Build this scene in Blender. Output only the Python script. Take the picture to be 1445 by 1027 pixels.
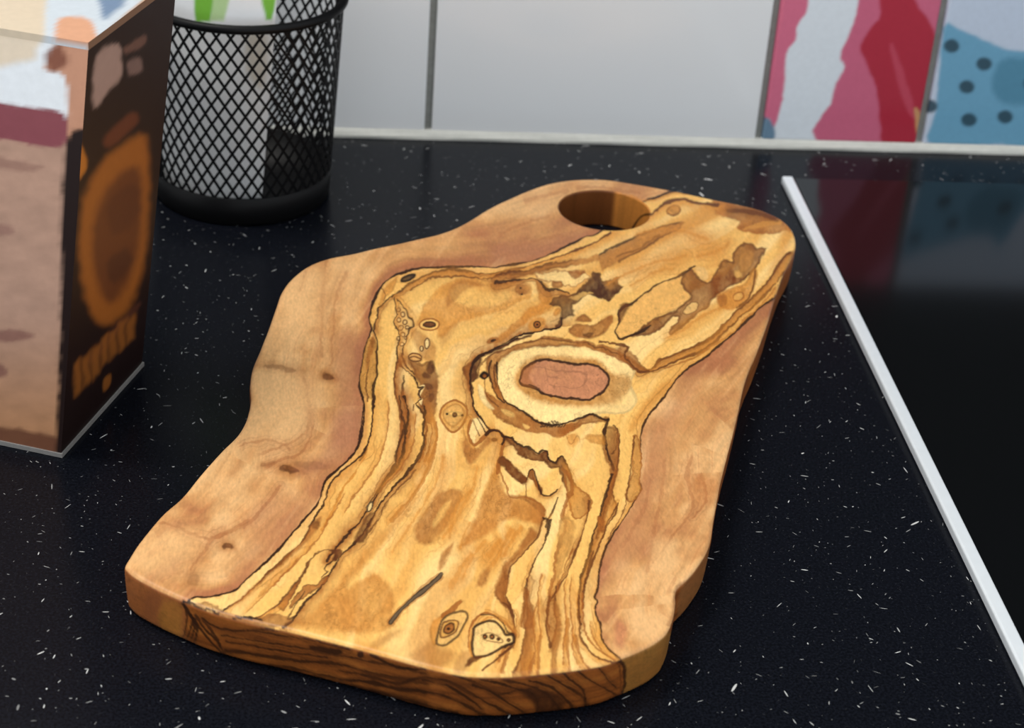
import bpy, bmesh, math
import numpy as np
from mathutils import Matrix, Vector
from mathutils.geometry import delaunay_2d_cdt

for o in list(bpy.data.objects):
    bpy.data.objects.remove(o)
scene = bpy.context.scene

# ------------------------------------------------------------------ camera
W, H = 1445.0, 1027.0
FPX, PITCH, YAW, ROLL, CAMH = 2736.5, 0.52436, 0.12307, 0.07578, 0.46495
_fwd = np.array([math.sin(YAW)*math.cos(PITCH), math.cos(YAW)*math.cos(PITCH), -math.sin(PITCH)])
_rt0 = np.array([math.cos(YAW), -math.sin(YAW), 0.0])
_up0 = np.cross(_rt0, _fwd)
RT = _rt0*math.cos(ROLL) + _up0*math.sin(ROLL)
UP = -_rt0*math.sin(ROLL) + _up0*math.cos(ROLL)
CAM = np.array([0.0, 0.0, CAMH])
cam = bpy.data.cameras.new('camera')
camo = bpy.data.objects.new('camera', cam)
scene.collection.objects.link(camo)
camo.matrix_world = Matrix(((RT[0], UP[0], -_fwd[0], 0), (RT[1], UP[1], -_fwd[1], 0),
                            (RT[2], UP[2], -_fwd[2], CAMH), (0, 0, 0, 1)))
cam.sensor_fit = 'HORIZONTAL'; cam.sensor_width = 36.0
cam.lens = FPX*36.0/W
cam.clip_start = 0.01
cam.dof.use_dof = True
cam.dof.focus_distance = 0.81
cam.dof.aperture_fstop = 15.0
scene.camera = camo

# ------------------------------------------------------------------ world, light, exposure
world = bpy.data.worlds.new('world'); scene.world = world
world.use_nodes = True
world.node_tree.nodes['Background'].inputs[0].default_value = (0.93, 0.97, 1.0, 1)
world.node_tree.nodes['Background'].inputs[1].default_value = 0.95
ld = bpy.data.lights.new('window_light', 'AREA')
ld.shape = 'RECTANGLE'; ld.size = 0.75; ld.size_y = 0.75; ld.energy = 38; ld.color = (1.0, 0.95, 0.88)
lo = bpy.data.objects.new('window_light', ld); scene.collection.objects.link(lo)
lo.location = (-0.85, 1.00, 2.20)          # daylight from the left
lo.rotation_euler = (Vector((0.1, 0.75, 0.0))-Vector(lo.location)).to_track_quat('-Z', 'Y').to_euler()
vs = scene.view_settings
vs.view_transform = 'Standard'; vs.look = 'None'; vs.exposure = 0.26; vs.gamma = 1.0
vs.use_curve_mapping = False

# ------------------------------------------------------------------ measuring helpers
def ground(x, y, z=0.0):
    """photo pixel -> point on the horizontal plane at height z"""
    d = _fwd + RT*(x-W/2)/FPX - UP*(y-H/2)/FPX
    return CAM + d*((z-CAMH)/d[2])
def on_wall(x, y, Y):
    d = _fwd + RT*(x-W/2)/FPX - UP*(y-H/2)/FPX
    return CAM + d*(Y/d[1])
def trace_uv(P):
    """points -> coordinates of the traced drawings"""
    D = P - CAM
    z = D@_fwd
    return W/2 + FPX*(D@RT)/z, H/2 - FPX*(D@UP)/z

def lin(c):
    if isinstance(c, str):
        c = tuple(int(c[i:i+2], 16) for i in (0, 2, 4))
    c = np.array(c, float)/255.0
    return np.where(c <= 0.04045, c/12.92, ((c+0.055)/1.055)**2.4)

# ------------------------------------------------------------------ noise
def _hash(ix, iy, seed):
    h = (ix.astype(np.int64)*374761393 + iy.astype(np.int64)*668265263 + seed*1442695041) & 0xFFFFFFFF
    h = ((h ^ (h >> 13))*1274126177) & 0xFFFFFFFF
    return ((h ^ (h >> 16)) & 0xFFFFFF)/float(0xFFFFFF)
def vnoise(x, y, seed=0):
    ix = np.floor(x); iy = np.floor(y); fx = x-ix; fy = y-iy
    fx = fx*fx*(3-2*fx); fy = fy*fy*(3-2*fy)
    a = _hash(ix, iy, seed); b = _hash(ix+1, iy, seed); c = _hash(ix, iy+1, seed); d = _hash(ix+1, iy+1, seed)
    return (a+(b-a)*fx + (c-a+(a-b-c+d)*fx)*fy)*2-1
def fbm(x, y, seed=0, oct=3):
    s = 0; a = 1.0; t = 0
    for k in range(oct):
        s = s + a*vnoise(x*2**k, y*2**k, seed+k*17); t += a; a *= 0.5
    return s/t
def smooth(e0, e1, x):
    t = np.clip((x-e0)/(e1-e0), 0, 1)
    return t*t*(3-2*t)

# ------------------------------------------------------------------ drawing grain and print into vertex colours
def catmull(p, closed, n=4):
    p = np.asarray(p, float); m = len(p)
    if m < 3: return p
    out = []
    rng = range(m if closed else m-1)
    for i in rng:
        if closed:
            a, b, c, d = p[i-1], p[i], p[(i+1) % m], p[(i+2) % m]
        else:
            a, b, c, d = p[max(i-1, 0)], p[i], p[i+1], p[min(i+2, m-1)]
        for k in range(n):
            t = k/n
            out.append(0.5*((2*b)+(c-a)*t+(2*a-5*b+4*c-d)*t*t+(3*b-a-3*c+d)*t**3))
    if not closed: out.append(p[-1])
    return np.array(out)
def pts(s, ox=0, oy=0, sc=1.0):
    v = np.array([float(q) for q in s.replace(',', ' ').split()]).reshape(-1, 2)
    return v/sc + (ox, oy)
DIRS = {'R': (1, 0), 'L': (-1, 0), 'U': (0, -1), 'D': (0, 1)}

class Paint:
    def __init__(self, U, V, base, seed=1, wood=False):
        self.U, self.V, self.wood = U, V, wood
        self.C = np.array(base, float)*np.ones((len(U), 3))
        self.na = fbm(U/14, V/14, seed, 3); self.nb = fbm(U/14, V/14, seed+5, 3)
        self.nw = fbm(U/22, V/22, seed+9, 2)
        if wood:
            self.na = self.na+0.35*vnoise(U/3.2, V/3.2, seed+21); self.nb = self.nb+0.35*vnoise(U/3.2, V/3.2, seed+22)
            self.nf = fbm(U/5, V/7, seed+31, 3)
            self.vein = 1-np.abs(fbm(U/17+0.6*self.na, V/30+0.6*self.nb, seed+33, 3))*3.2
            self.big = fbm(U/38, V/50, seed+35, 2)
    def _sub(self, p, m):
        return np.nonzero((self.U > p[:, 0].min()-m) & (self.U < p[:, 0].max()+m) &
                          (self.V > p[:, 1].min()-m) & (self.V < p[:, 1].max()+m))[0]
    def _dist(self, idx, p, closed, jag, ref=None):
        x = self.U[idx]+jag*self.na[idx]; y = self.V[idx]+jag*self.nb[idx]
        best = np.full(len(idx), 1e9); sg = np.ones(len(idx)); inside = np.zeros(len(idx), bool)
        tt = np.zeros(len(idx))
        n = len(p)
        for i in range(n if closed else n-1):
            a = p[i]; b = p[(i+1) % n]; e = b-a; L2 = e@e
            if L2 < 1e-9: continue
            t = np.clip(((x-a[0])*e[0]+(y-a[1])*e[1])/L2, 0, 1)
            dx = x-a[0]-t*e[0]; dy = y-a[1]-t*e[1]; d = dx*dx+dy*dy
            up = d < best
            best = np.where(up, d, best)
            tt = np.where(up, (i+t)/n, tt)
            if ref is not None:
                nx, ny = -e[1], e[0]
                if nx*ref[0]+ny*ref[1] < 0: nx, ny = -nx, -ny
                sg = np.where(up, np.sign(dx*nx+dy*ny), sg)
            if closed:
                c = (a[1] > y) != (b[1] > y)
                if e[1] != 0:
                    inside ^= c & (x < (y-a[1])*e[0]/e[1]+a[0])
        return np.sqrt(best), sg, inside, tt
    def mix(self, idx, col, al):
        al = np.clip(al, 0, 1)[:, None]
        self.C[idx] = self.C[idx]*(1-al)+np.asarray(col)*al
    def line(self, p, w, col, a=1.0, jag=1.6, halo=None, hcol=None, hw=7, ha=0.7, taper=False, sm=True, mask=None):
        if sm: p = catmull(p, False, 3)
        if self.wood and w < 8: w = w*1.3; hw = hw*1.35; ha = min(1.0, ha*1.12)
        m = w*2+jag*2+(hw*2.5 if halo else 0)
        idx = self._sub(p, m)
        if mask is not None: idx = idx[mask[idx]]
        if not len(idx): return
        d, sg, _, tt = self._dist(idx, p, False, jag, DIRS[halo] if halo and halo != 'B' else None)
        fade = smooth(0, 0.08, tt)*smooth(1, 0.92, tt) if taper else 1.0
        if halo:
            f = np.exp(-(d/(hw*(1+0.55*self.nw[idx])))**1.6)*ha*fade
            if halo != 'B': f = f*smooth(-0.6, 0.6, sg*np.minimum(d, 1))
            if self.wood: f = f*(1+0.35*self.nf[idx])
            self.mix(idx, hcol, f)
            if self.wood:                      # fainter companion line
                e = np.abs(d-hw*(0.75+0.5*self.nw[idx]))
                f2 = (1-smooth(0.3, 1.3, e))*0.5*a*fade*smooth(-.35, .25, self.big[idx])
                if halo != 'B': f2 = f2*(sg > 0)
                self.mix(idx, np.asarray(hcol)*0.55, f2)
        ww = w*(0.5+(0.45 if self.wood else 0.28)*self.nw[idx])
        self.mix(idx, col, a*fade*(1-smooth(ww-0.45, ww+0.75, d)))
    def region(self, p, col, a=1.0, soft=2.0, jag=2.0, rim=None, rw=2.0, ra=0.8, sm=True, mottle=0.0, mask=None):
        if sm: p = catmull(p, True, 3)
        idx = self._sub(p, soft+jag*2+2)
        if mask is not None: idx = idx[mask[idx]]
        if not len(idx): return
        d, _, ins, _ = self._dist(idx, p, True, jag)
        sd = np.where(ins, d, -d)
        al = a*smooth(-soft/2, soft/2, sd)
        if mottle: al = al*(1-mottle*(0.5+0.5*self.nw[idx]))
        if self.wood and a >= 0.6 and soft <= 12:
            al = al*np.clip(1.06-0.26*(self.big[idx]+0.1)-0.18*self.nf[idx], 0, 1.15)
            cv = np.asarray(col)*(1+0.16*self.nf[idx]-0.10*self.big[idx])[:, None]
            self.mix(idx, cv, al)
            self.mix(idx, np.asarray(col)*0.50, al*0.55*smooth(0.80, 1.0, self.vein[idx]))
            if soft <= 6: self.mix(idx, np.asarray(col)*0.52, 0.62*a*smooth(-.45, .35, self.big[idx]+0.5*self.nw[idx])*(1-smooth(0.5, 2.6+1.5*self.nw[idx], np.abs(sd-0.8))))
        else:
            self.mix(idx, col, al)
        if rim is not None:
            self.mix(idx, rim, ra*(1-smooth(rw*0.4, rw*1.2, np.abs(sd-rw*0.3))))
    def oval(self, cx, cy, a_, b_, ang, col, a=1.0, soft=1.5, jag=0.8, rim=None, rw=1.5, ra=0.9):
        t = np.linspace(0, 2*np.pi, 18, endpoint=False); r = math.radians(ang)
        x = a_*np.cos(t); y = b_*np.sin(t)
        p = np.stack([cx+x*math.cos(r)-y*math.sin(r), cy+x*math.sin(r)+y*math.cos(r)], 1)
        self.region(p, col, a, soft, jag, rim, rw, ra, sm=False)

# ------------------------------------------------------------------ mesh and material helpers
def link(name, me, mat=None, parent=None):
    o = bpy.data.objects.new(name, me)
    scene.collection.objects.link(o)
    if mat is not None: me.materials.append(mat)
    if parent is not None: o.parent = parent
    return o
def np_mesh(name, V, quads=None, tris=None, smooth_shade=True):
    me = bpy.data.meshes.new(name)
    nq = 0 if quads is None else len(quads); nt = 0 if tris is None else len(tris)
    me.vertices.add(len(V)); me.vertices.foreach_set('co', np.asarray(V, np.float32).ravel())
    loops = []
    if nq: loops.append(np.asarray(quads).ravel())
    if nt: loops.append(np.asarray(tris).ravel())
    loops = np.concatenate(loops).astype(np.int32)
    me.loops.add(len(loops)); me.loops.foreach_set('vertex_index', loops)
    me.polygons.add(nq+nt)
    st = np.concatenate([np.arange(nq)*4, nq*4+np.arange(nt)*3]).astype(np.int32)
    me.polygons.foreach_set('loop_start', st)
    me.polygons.foreach_set('use_smooth', np.full(nq+nt, smooth_shade))
    me.update(calc_edges=True); me.validate()
    return me
def set_colour(me, C, name='tint'):
    at = me.color_attributes.new(name, 'FLOAT_COLOR', 'POINT')
    at.data.foreach_set('color', np.concatenate([C, np.ones((len(C), 1))], 1).astype(np.float32).ravel())
def bm_mesh(name, bm, mat=None, parent=None, smooth_shade=False):
    me = bpy.data.meshes.new(name); bm.normal_update(); bm.to_mesh(me); bm.free()
    if smooth_shade:
        for f in me.polygons: f.use_smooth = True
    return link(name, me, mat, parent)
def box_bm(x0, x1, y0, y1, z0, z1, bev=0.0, seg=2):
    bm = bmesh.new()
    bmesh.ops.create_cube(bm, size=1.0)
    for v in bm.verts:
        v.co = ((x0+x1)/2+v.co.x*(x1-x0), (y0+y1)/2+v.co.y*(y1-y0), (z0+z1)/2+v.co.z*(z1-z0))
    if bev: bmesh.ops.bevel(bm, geom=bm.edges[:], offset=bev, segments=seg, affect='EDGES', profile=0.5)
    return bm
def tag(o, label, cat, group=None):
    o['label'] = label; o['category'] = cat
    if group: o['group'] = group
    return o
def mat_new(name, rough=0.5, col=(0.5, 0.5, 0.5), metal=0.0, spec=0.5, noise=0.0, nscale=80.0, bump=0.0):
    m = bpy.data.materials.new(name); m.use_nodes = True
    nt = m.node_tree; b = nt.nodes['Principled BSDF']
    b.inputs['Base Color'].default_value = (*col, 1); b.inputs['Roughness'].default_value = rough
    b.inputs['Metallic'].default_value = metal; b.inputs['Specular IOR Level'].default_value = spec
    if noise or bump:
        tc = nt.nodes.new('ShaderNodeTexCoord'); n = nt.nodes.new('ShaderNodeTexNoise')
        n.inputs['Scale'].default_value = nscale; n.inputs['Detail'].default_value = 4
        nt.links.new(tc.outputs['Object'], n.inputs['Vector'])
        if noise:
            mx = nt.nodes.new('ShaderNodeMix'); mx.data_type = 'RGBA'
            mx.inputs[6].default_value = (*[c*(1-noise) for c in col], 1)
            mx.inputs[7].default_value = (*[min(1, c*(1+noise)) for c in col], 1)
            nt.links.new(n.outputs['Fac'], mx.inputs[0]); nt.links.new(mx.outputs[2], b.inputs['Base Color'])
        if bump:
            bp = nt.nodes.new('ShaderNodeBump'); bp.inputs['Strength'].default_value = bump
            bp.inputs['Distance'].default_value = 0.001
            nt.links.new(n.outputs['Fac'], bp.inputs['Height']); nt.links.new(bp.outputs['Normal'], b.inputs['Normal'])
    return m
def mat_tint(name, rough, spec=0.5, nscale=(1200, 1200, 1200), amount=0.10, bump=0.0, coat=0.0):
    """vertex tint modulated by a fine procedural grain"""
    m = bpy.data.materials.new(name); m.use_nodes = True
    nt = m.node_tree; b = nt.nodes['Principled BSDF']
    at = nt.nodes.new('ShaderNodeAttribute'); at.attribute_name = 'tint'
    tc = nt.nodes.new('ShaderNodeTexCoord'); mp = nt.nodes.new('ShaderNodeMapping')
    mp.inputs['Scale'].default_value = nscale
    n = nt.nodes.new('ShaderNodeTexNoise'); n.inputs['Scale'].default_value = 1.0; n.inputs['Detail'].default_value = 5
    nt.links.new(tc.outputs['Object'], mp.inputs['Vector']); nt.links.new(mp.outputs['Vector'], n.inputs['Vector'])
    mr = nt.nodes.new('ShaderNodeMapRange')
    mr.inputs['From Min'].default_value = 0.25; mr.inputs['From Max'].default_value = 0.75
    mr.inputs['To Min'].default_value = 1-amount; mr.inputs['To Max'].default_value = 1+amount
    nt.links.new(n.outputs['Fac'], mr.inputs['Value'])
    mul = nt.nodes.new('ShaderNodeVectorMath'); mul.operation = 'SCALE'
    nt.links.new(at.outputs['Color'], mul.inputs[0]); nt.links.new(mr.outputs['Result'], mul.inputs['Scale'])
    nt.links.new(mul.outputs['Vector'], b.inputs['Base Color'])
    b.inputs['Roughness'].default_value = rough; b.inputs['Specular IOR Level'].default_value = spec
    if coat: b.inputs['Coat Weight'].default_value = coat; b.inputs['Coat Roughness'].default_value = 0.2
    if bump:
        bp = nt.nodes.new('ShaderNodeBump'); bp.inputs['Strength'].default_value = bump
        bp.inputs['Distance'].default_value = 0.0004
        nt.links.new(n.outputs['Fac'], bp.inputs['Height']); nt.links.new(bp.outputs['Normal'], b.inputs['Normal'])
    return m

def worktop_material():
    m = bpy.data.materials.new('speckled_black_laminate'); m.use_nodes = True
    nt = m.node_tree; b = nt.nodes['Principled BSDF']; N = nt.nodes.new; Lk = nt.links.new
    tc = N('ShaderNodeTexCoord')
    def math_(op, a, bb=None, c=None):
        n = N('ShaderNodeMath'); n.operation = op
        for i, v in enumerate((a, bb, c)):
            if v is None: continue
            if isinstance(v, (int, float)): n.inputs[i].default_value = v
            else: Lk(v, n.inputs[i])
        return n.outputs[0]
    def flecks(cells, keep, length, width, off, dim):
        mp = N('ShaderNodeMapping'); mp.inputs['Scale'].default_value = (cells, cells, cells)
        mp.inputs['Location'].default_value = (off, off*0.7, 0)
        Lk(tc.outputs['Object'], mp.inputs['Vector'])
        vo = N('ShaderNodeTexVoronoi'); vo.voronoi_dimensions = '2D'; vo.inputs['Scale'].default_value = 1.0
        Lk(mp.outputs['Vector'], vo.inputs['Vector'])
        sub = N('ShaderNodeVectorMath'); sub.operation = 'SUBTRACT'
        Lk(mp.outputs['Vector'], sub.inputs[0]); Lk(vo.outputs['Position'], sub.inputs[1])
        sep = N('ShaderNodeSeparateColor'); Lk(vo.outputs['Color'], sep.inputs[0])
        rot = N('ShaderNodeVectorRotate'); rot.rotation_type = 'Z_AXIS'
        Lk(sub.outputs[0], rot.inputs['Vector']); Lk(math_('MULTIPLY', sep.outputs[0], 6.283), rot.inputs['Angle'])
        sx = N('ShaderNodeSeparateXYZ'); Lk(rot.outputs[0], sx.inputs[0])
        ln = math_('MULTIPLY_ADD', sep.outputs[1], length*cells, 0.15*length*cells)
        wd = math_('MULTIPLY_ADD', math_('FRACT', math_('MULTIPLY', sep.outputs[1], 7.31)), width*cells, 0.3*width*cells)
        ax = math_('DIVIDE', sx.outputs[0], ln); ay = math_('DIVIDE', sx.outputs[1], wd)
        r2 = math_('ADD', math_('MULTIPLY', ax, ax), math_('MULTIPLY', ay, ay))
        ins = N('ShaderNodeMapRange'); ins.inputs['From Min'].default_value = 1.15; ins.inputs['From Max'].default_value = 0.75
        Lk(r2, ins.inputs['Value'])
        kp = math_('LESS_THAN', sep.outputs[2], keep)
        br = math_('MULTIPLY_ADD', math_('FRACT', math_('MULTIPLY', sep.outputs[2], 37.7)), dim*0.8, dim*0.2)
        return math_('MULTIPLY', math_('MULTIPLY', ins.outputs[0], kp), br)
    f = flecks(46, 0.24, 0.0024, 0.00042, 0.37, 1.0)
    for a in ((75, 0.40, 0.0019, 0.00022, 3.1, 0.9), (130, 0.30, 0.0011, 0.00017, 7.7, 0.75), (230, 0.18, 0.0005, 0.00020, 1.9, 0.35), (420, 0.30, 0.0007, 0.00010, 5.3, 0.035)):
        f = math_('MAXIMUM', f, flecks(*a))
    no = N('ShaderNodeTexNoise'); no.inputs['Scale'].default_value = 900; no.inputs['Detail'].default_value = 3
    Lk(tc.outputs['Object'], no.inputs['Vector'])
    cr = N('ShaderNodeValToRGB')
    cr.color_ramp.elements[0].position = 0.35; cr.color_ramp.elements[0].color = (0.0022, 0.0027, 0.0044, 1)
    cr.color_ramp.elements[1].position = 0.75; cr.color_ramp.elements[1].color = (0.0075, 0.0088, 0.0135, 1)
    Lk(no.outputs['Fac'], cr.inputs[0])
    mx = N('ShaderNodeMix'); mx.data_type = 'RGBA'
    Lk(f, mx.inputs[0]); Lk(cr.outputs[0], mx.inputs[6]); mx.inputs[7].default_value = (0.80, 0.80, 0.78, 1)
    Lk(mx.outputs[2], b.inputs['Base Color'])
    b.inputs['Roughness'].default_value = 0.24; b.inputs['Specular IOR Level'].default_value = 0.10
    return m

# ================================================================== SETTING
WALL_Y = float(ground(603, 197, 0)[1]) + 0.003
TILE_Z0, TILE_H, GAP = 0.004, 0.0975, 0.0042
m_grout = mat_new('grout', 0.9, (0.26, 0.265, 0.245), noise=0.25, nscale=300, bump=0.3)
m_paint = mat_new('charcoal_wall_paint', 0.8, (0.022, 0.023, 0.026), noise=0.15, nscale=40, bump=0.15)
m_white = mat_new('white_glazed_tile', 0.16, (0.80, 0.815, 0.83), noise=0.02, nscale=6)
m_sil = mat_new('sealant', 0.45, (0.50, 0.50, 0.46), noise=0.12, nscale=250)
m_tint_tile = mat_tint('hand_painted_glaze', 0.2, amount=0.03, nscale=(300, 300, 300))
m_work = worktop_material()
m_frame = mat_new('white_window_frame', 0.4, (0.75, 0.75, 0.74), noise=0.03, nscale=20)
m_pane = bpy.data.materials.new('clear_pane'); m_pane.use_nodes = True
_nt = m_pane.node_tree; _nt.nodes.remove(_nt.nodes['Principled BSDF'])
_tr = _nt.nodes.new('ShaderNodeBsdfTransparent'); _gl = _nt.nodes.new('ShaderNodeBsdfGlossy'); _gl.inputs['Roughness'].default_value = 0.02
_fr = _nt.nodes.new('ShaderNodeFresnel'); _fr.inputs['IOR'].default_value = 1.3; _mx = _nt.nodes.new('ShaderNodeMixShader')
_nt.links.new(_fr.outputs[0], _mx.inputs[0]); _nt.links.new(_tr.outputs[0], _mx.inputs[1]); _nt.links.new(_gl.outputs[0], _mx.inputs[2])
_nt.links.new(_mx.outputs[0], _nt.nodes['Material Output'].inputs['Surface'])

WX0, WX1, WZ0, WZ1 = -1.25, -0.12, 0.32, 1.35
bm = bmesh.new()
for x0, x1, z0, z1 in ((-1.6, 1.4, 0.0, WZ0), (-1.6, WX0, WZ0, WZ1), (WX1, 1.4, WZ0, WZ1), (-1.6, 1.4, WZ1, 1.6)):
    t = box_bm(x0, x1, WALL_Y+0.009, WALL_Y+0.12, z0, z1); me_ = bpy.data.meshes.new('t'); t.to_mesh(me_); t.free(); bm.from_mesh(me_); bpy.data.meshes.remove(me_)
wall = bm_mesh('wall_back', bm, m_paint)
wall['kind'] = 'structure'
bm_mesh('grout_bed', box_bm(-1.2, 1.4, WALL_Y+0.0035, WALL_Y+0.009, 0.0, TILE_Z0+TILE_H+0.002), m_grout, wall)
J1 = float(on_wall(604, 184, WALL_Y)[0]); J2 = float(on_wall(1070, 200, WALL_Y)[0]); J3 = float(on_wall(1296, 208, WALL_Y)[0])
WT = J2-J1; DT = J3-J2
def plain_tile(x0, x1):
    return bm_mesh('tile', box_bm(x0+GAP/2, x1-GAP/2, WALL_Y, WALL_Y+0.008, TILE_Z0, TILE_Z0+TILE_H, 0.0012, 2), m_white, wall)
def painted_tile(x0, x1, draw, base):
    """square tile: a bevelled body whose glazed face is a fine grid carrying the brush marks"""
    x0 += GAP/2; x1 -= GAP/2
    n = 90; e = 0.0012
    gx = np.concatenate([[x0], np.linspace(x0+e, x1-e, n), [x1]])
    gz = np.concatenate([[TILE_Z0], np.linspace(TILE_Z0+e, TILE_Z0+TILE_H-e, n), [TILE_Z0+TILE_H]])
    X, Z = np.meshgrid(gx, gz); k = n+2
    Y = np.full_like(X, WALL_Y)
    Y[0, :] += e; Y[-1, :] += e; Y[:, 0] = WALL_Y+e; Y[:, -1] = WALL_Y+e
    P = np.stack([X.ravel(), Y.ravel(), Z.ravel()], 1)
    I = np.arange(k*k).reshape(k, k)
    q = np.stack([I[:-1, :-1], I[:-1, 1:], I[1:, 1:], I[1:, :-1]], -1).reshape(-1, 4)
    loop = list(I[0, :])+list(I[1:, -1])+list(I[-1, -2::-1])+list(I[-2:0:-1, 0])
    back = P[loop].copy(); back[:, 1] = WALL_Y+0.008
    b0 = len(P); L = len(loop)
    sq = np.array([[loop[i], b0+i, b0+(i+1) % L, loop[(i+1) % L]] for i in range(L)])
    PP = np.concatenate([P, back])
    me = np_mesh('tile', PP, np.concatenate([q, sq]))
    U, V = trace_uv(PP)
    pa = Paint(U, V, lin(base), seed=int(x0*1000) % 97)
    draw(pa)
    set_colour(me, pa.C)
    return link('tile', me, m_tint_tile, wall)
T4 = lambda s: pts(s, 1040, 0, 3.568)
def draw_red(p):
    p.region(T4('205 -200 400 -200 360 0 345 70 300 130 295 200 250 270 240 400 230 500 190 640 160 600 120 600 130 400 160 150'), lin((214, 112, 140)), 1, 5, 2)
    p.region(T4('90 590 160 600 190 660 170 715 80 715'), lin((84, 122, 150)), .9, 5, 2)
    p.region(T4('640 -220 1090 -220 1050 0 1020 130 970 400 950 560 940 730 400 715 470 520 500 420 540 330 520 290 560 180 590 100 610 0'), lin((205, 104, 132)), 1, 5, 2)
    p.region(T4('700 -200 880 -200 900 0 960 90 1000 180 985 300 950 480 915 600 905 730 740 725 720 600 700 450 640 300 620 230 680 130 720 60'), lin((176, 48, 66)), 1, 6, 2)
    p.region(T4('770 250 800 250 900 560 880 590 830 480'), lin((196, 78, 98)), .8, 6, 2)
    p.region(T4('895 540 930 590 935 690 905 670'), lin((205, 160, 110)), .9, 4, 1)
def draw_blue(p):
    p.region(T4('960 720 1000 560 1040 140 1120 150 1200 180 1290 220 1380 250 1480 255 1560 240 1600 720 1300 725 1150 745'), lin((112, 166, 196)), 1, 6, 2)
    p.region(T4('1280 420 1330 300 1445 290 1540 300 1540 500 1350 520'), lin((84, 138, 165)), .9, 12, 3)
    for x, y in ((1080, 232), (1243, 322), (1157, 437), (1168, 604), (1350, 588), (970, 535), (1480, 420), (1510, 590)):
        p.oval(1040+x/3.568, y/3.568, 11, 9.5, 0, lin((52, 78, 92)), .95, 5)
plain_tile(J1, J2)
plain_tile(J1-WT, J1)
painted_tile(J2, J3, draw_red, (224, 231, 238))
painted_tile(J3, J3+DT, draw_blue, (196, 208, 226))
plain_tile(J1-WT-DT, J1-WT)
for k in range(3): plain_tile(J3+DT+WT*k, J3+DT+WT*(k+1))
for k in range(3): plain_tile(J1-WT-DT-WT*(k+1), J1-WT-DT-WT*k)

# window in the back wall, to the upper left of the view
bm = bmesh.new()
for x0, x1, z0, z1 in ((WX0, WX1, WZ0, WZ0+0.04), (WX0, WX1, WZ1-0.04, WZ1), (WX0, WX0+0.04, WZ0+0.04, WZ1-0.04), (WX1-0.04, WX1, WZ0+0.04, WZ1-0.04)):
    t = box_bm(x0, x1, WALL_Y+0.05, WALL_Y+0.10, z0, z1, 0.002); me_ = bpy.data.meshes.new('t'); t.to_mesh(me_); t.free(); bm.from_mesh(me_); bpy.data.meshes.remove(me_)
win = bm_mesh('window_1', bm, m_frame); win['kind'] = 'structure'
bm_mesh('pane', box_bm(WX0+0.04, WX1-0.04, WALL_Y+0.072, WALL_Y+0.076, WZ0+0.04, WZ1-0.04), m_pane, win)

# bead of sealant along the foot of the tiles
bm = bmesh.new()
prof = [(WALL_Y+0.003, 0.0), (WALL_Y-0.0032, 0.0), (WALL_Y-0.0030, 0.0016), (WALL_Y-0.0016, 0.0034), (WALL_Y-0.0002, 0.0050), (WALL_Y+0.003, 0.0052)]
xs = np.linspace(-1.2, 1.4, 261)
rows = [[bm.verts.new((x, y+0.00025*math.sin(x*90+z*900)*(z > 0), z)) for y, z in prof] for x in xs]
for a, b in zip(rows, rows[1:]):
    for i in range(len(prof)):
        j = (i+1) % len(prof); bm.faces.new((a[i], a[j], b[j], b[i]))
bm.faces.new(rows[0]); bm.faces.new(rows[-1][::-1])
tr = bm_mesh('trim_1', bm, m_sil); tr['kind'] = 'structure'
bmesh_fix = bmesh.new(); bmesh_fix.from_mesh(tr.data); bmesh.ops.recalc_face_normals(bmesh_fix, faces=bmesh_fix.faces); bmesh_fix.to_mesh(tr.data); bmesh_fix.free()

wt = bm_mesh('worktop', box_bm(-1.2, 1.4, WALL_Y-0.62, WALL_Y+0.003, -0.038, 0.0, 0.002), m_work)
tag(wt, 'black laminate kitchen worktop flecked with small white specks', 'worktop')

# ================================================================== HOB
m_glass = mat_new('black_ceramic_glass', 0.13, (0.0022, 0.0026, 0.003), spec=0.32, noise=0.1, nscale=5)
m_alu = mat_new('brushed_aluminium', 0.42, (0.86, 0.91, 0.95), metal=0.35, noise=0.04, nscale=200)
HX = float(ground(1105, 252, 0.004)[0]); HY1 = float(ground(1105, 250, 0.004)[1])
hob = bpy.data.objects.new('hob', None); scene.collection.objects.link(hob)
hob.location = (HX+0.29, HY1-0.26, 0.0)
tag(hob, 'black glass ceramic hob with a silver metal edge strip set in the worktop', 'hob')
def hob_part(name, bm, mat, sm=False):
    o = bm_mesh(name, bm, mat, hob, sm); o.matrix_parent_inverse = Matrix.Translation(-hob.location); return o
hob_part('glass_plate', box_bm(HX+0.0062, HX+0.575, HY1-0.51, HY1-0.001, 0.0003, 0.0042, 0.0006), m_glass)
hob_part('edge_strip', box_bm(HX-0.0004, HX+0.0060, HY1-0.512, HY1, 0.0003, 0.0050, 0.0011, 3), m_alu)
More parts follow.
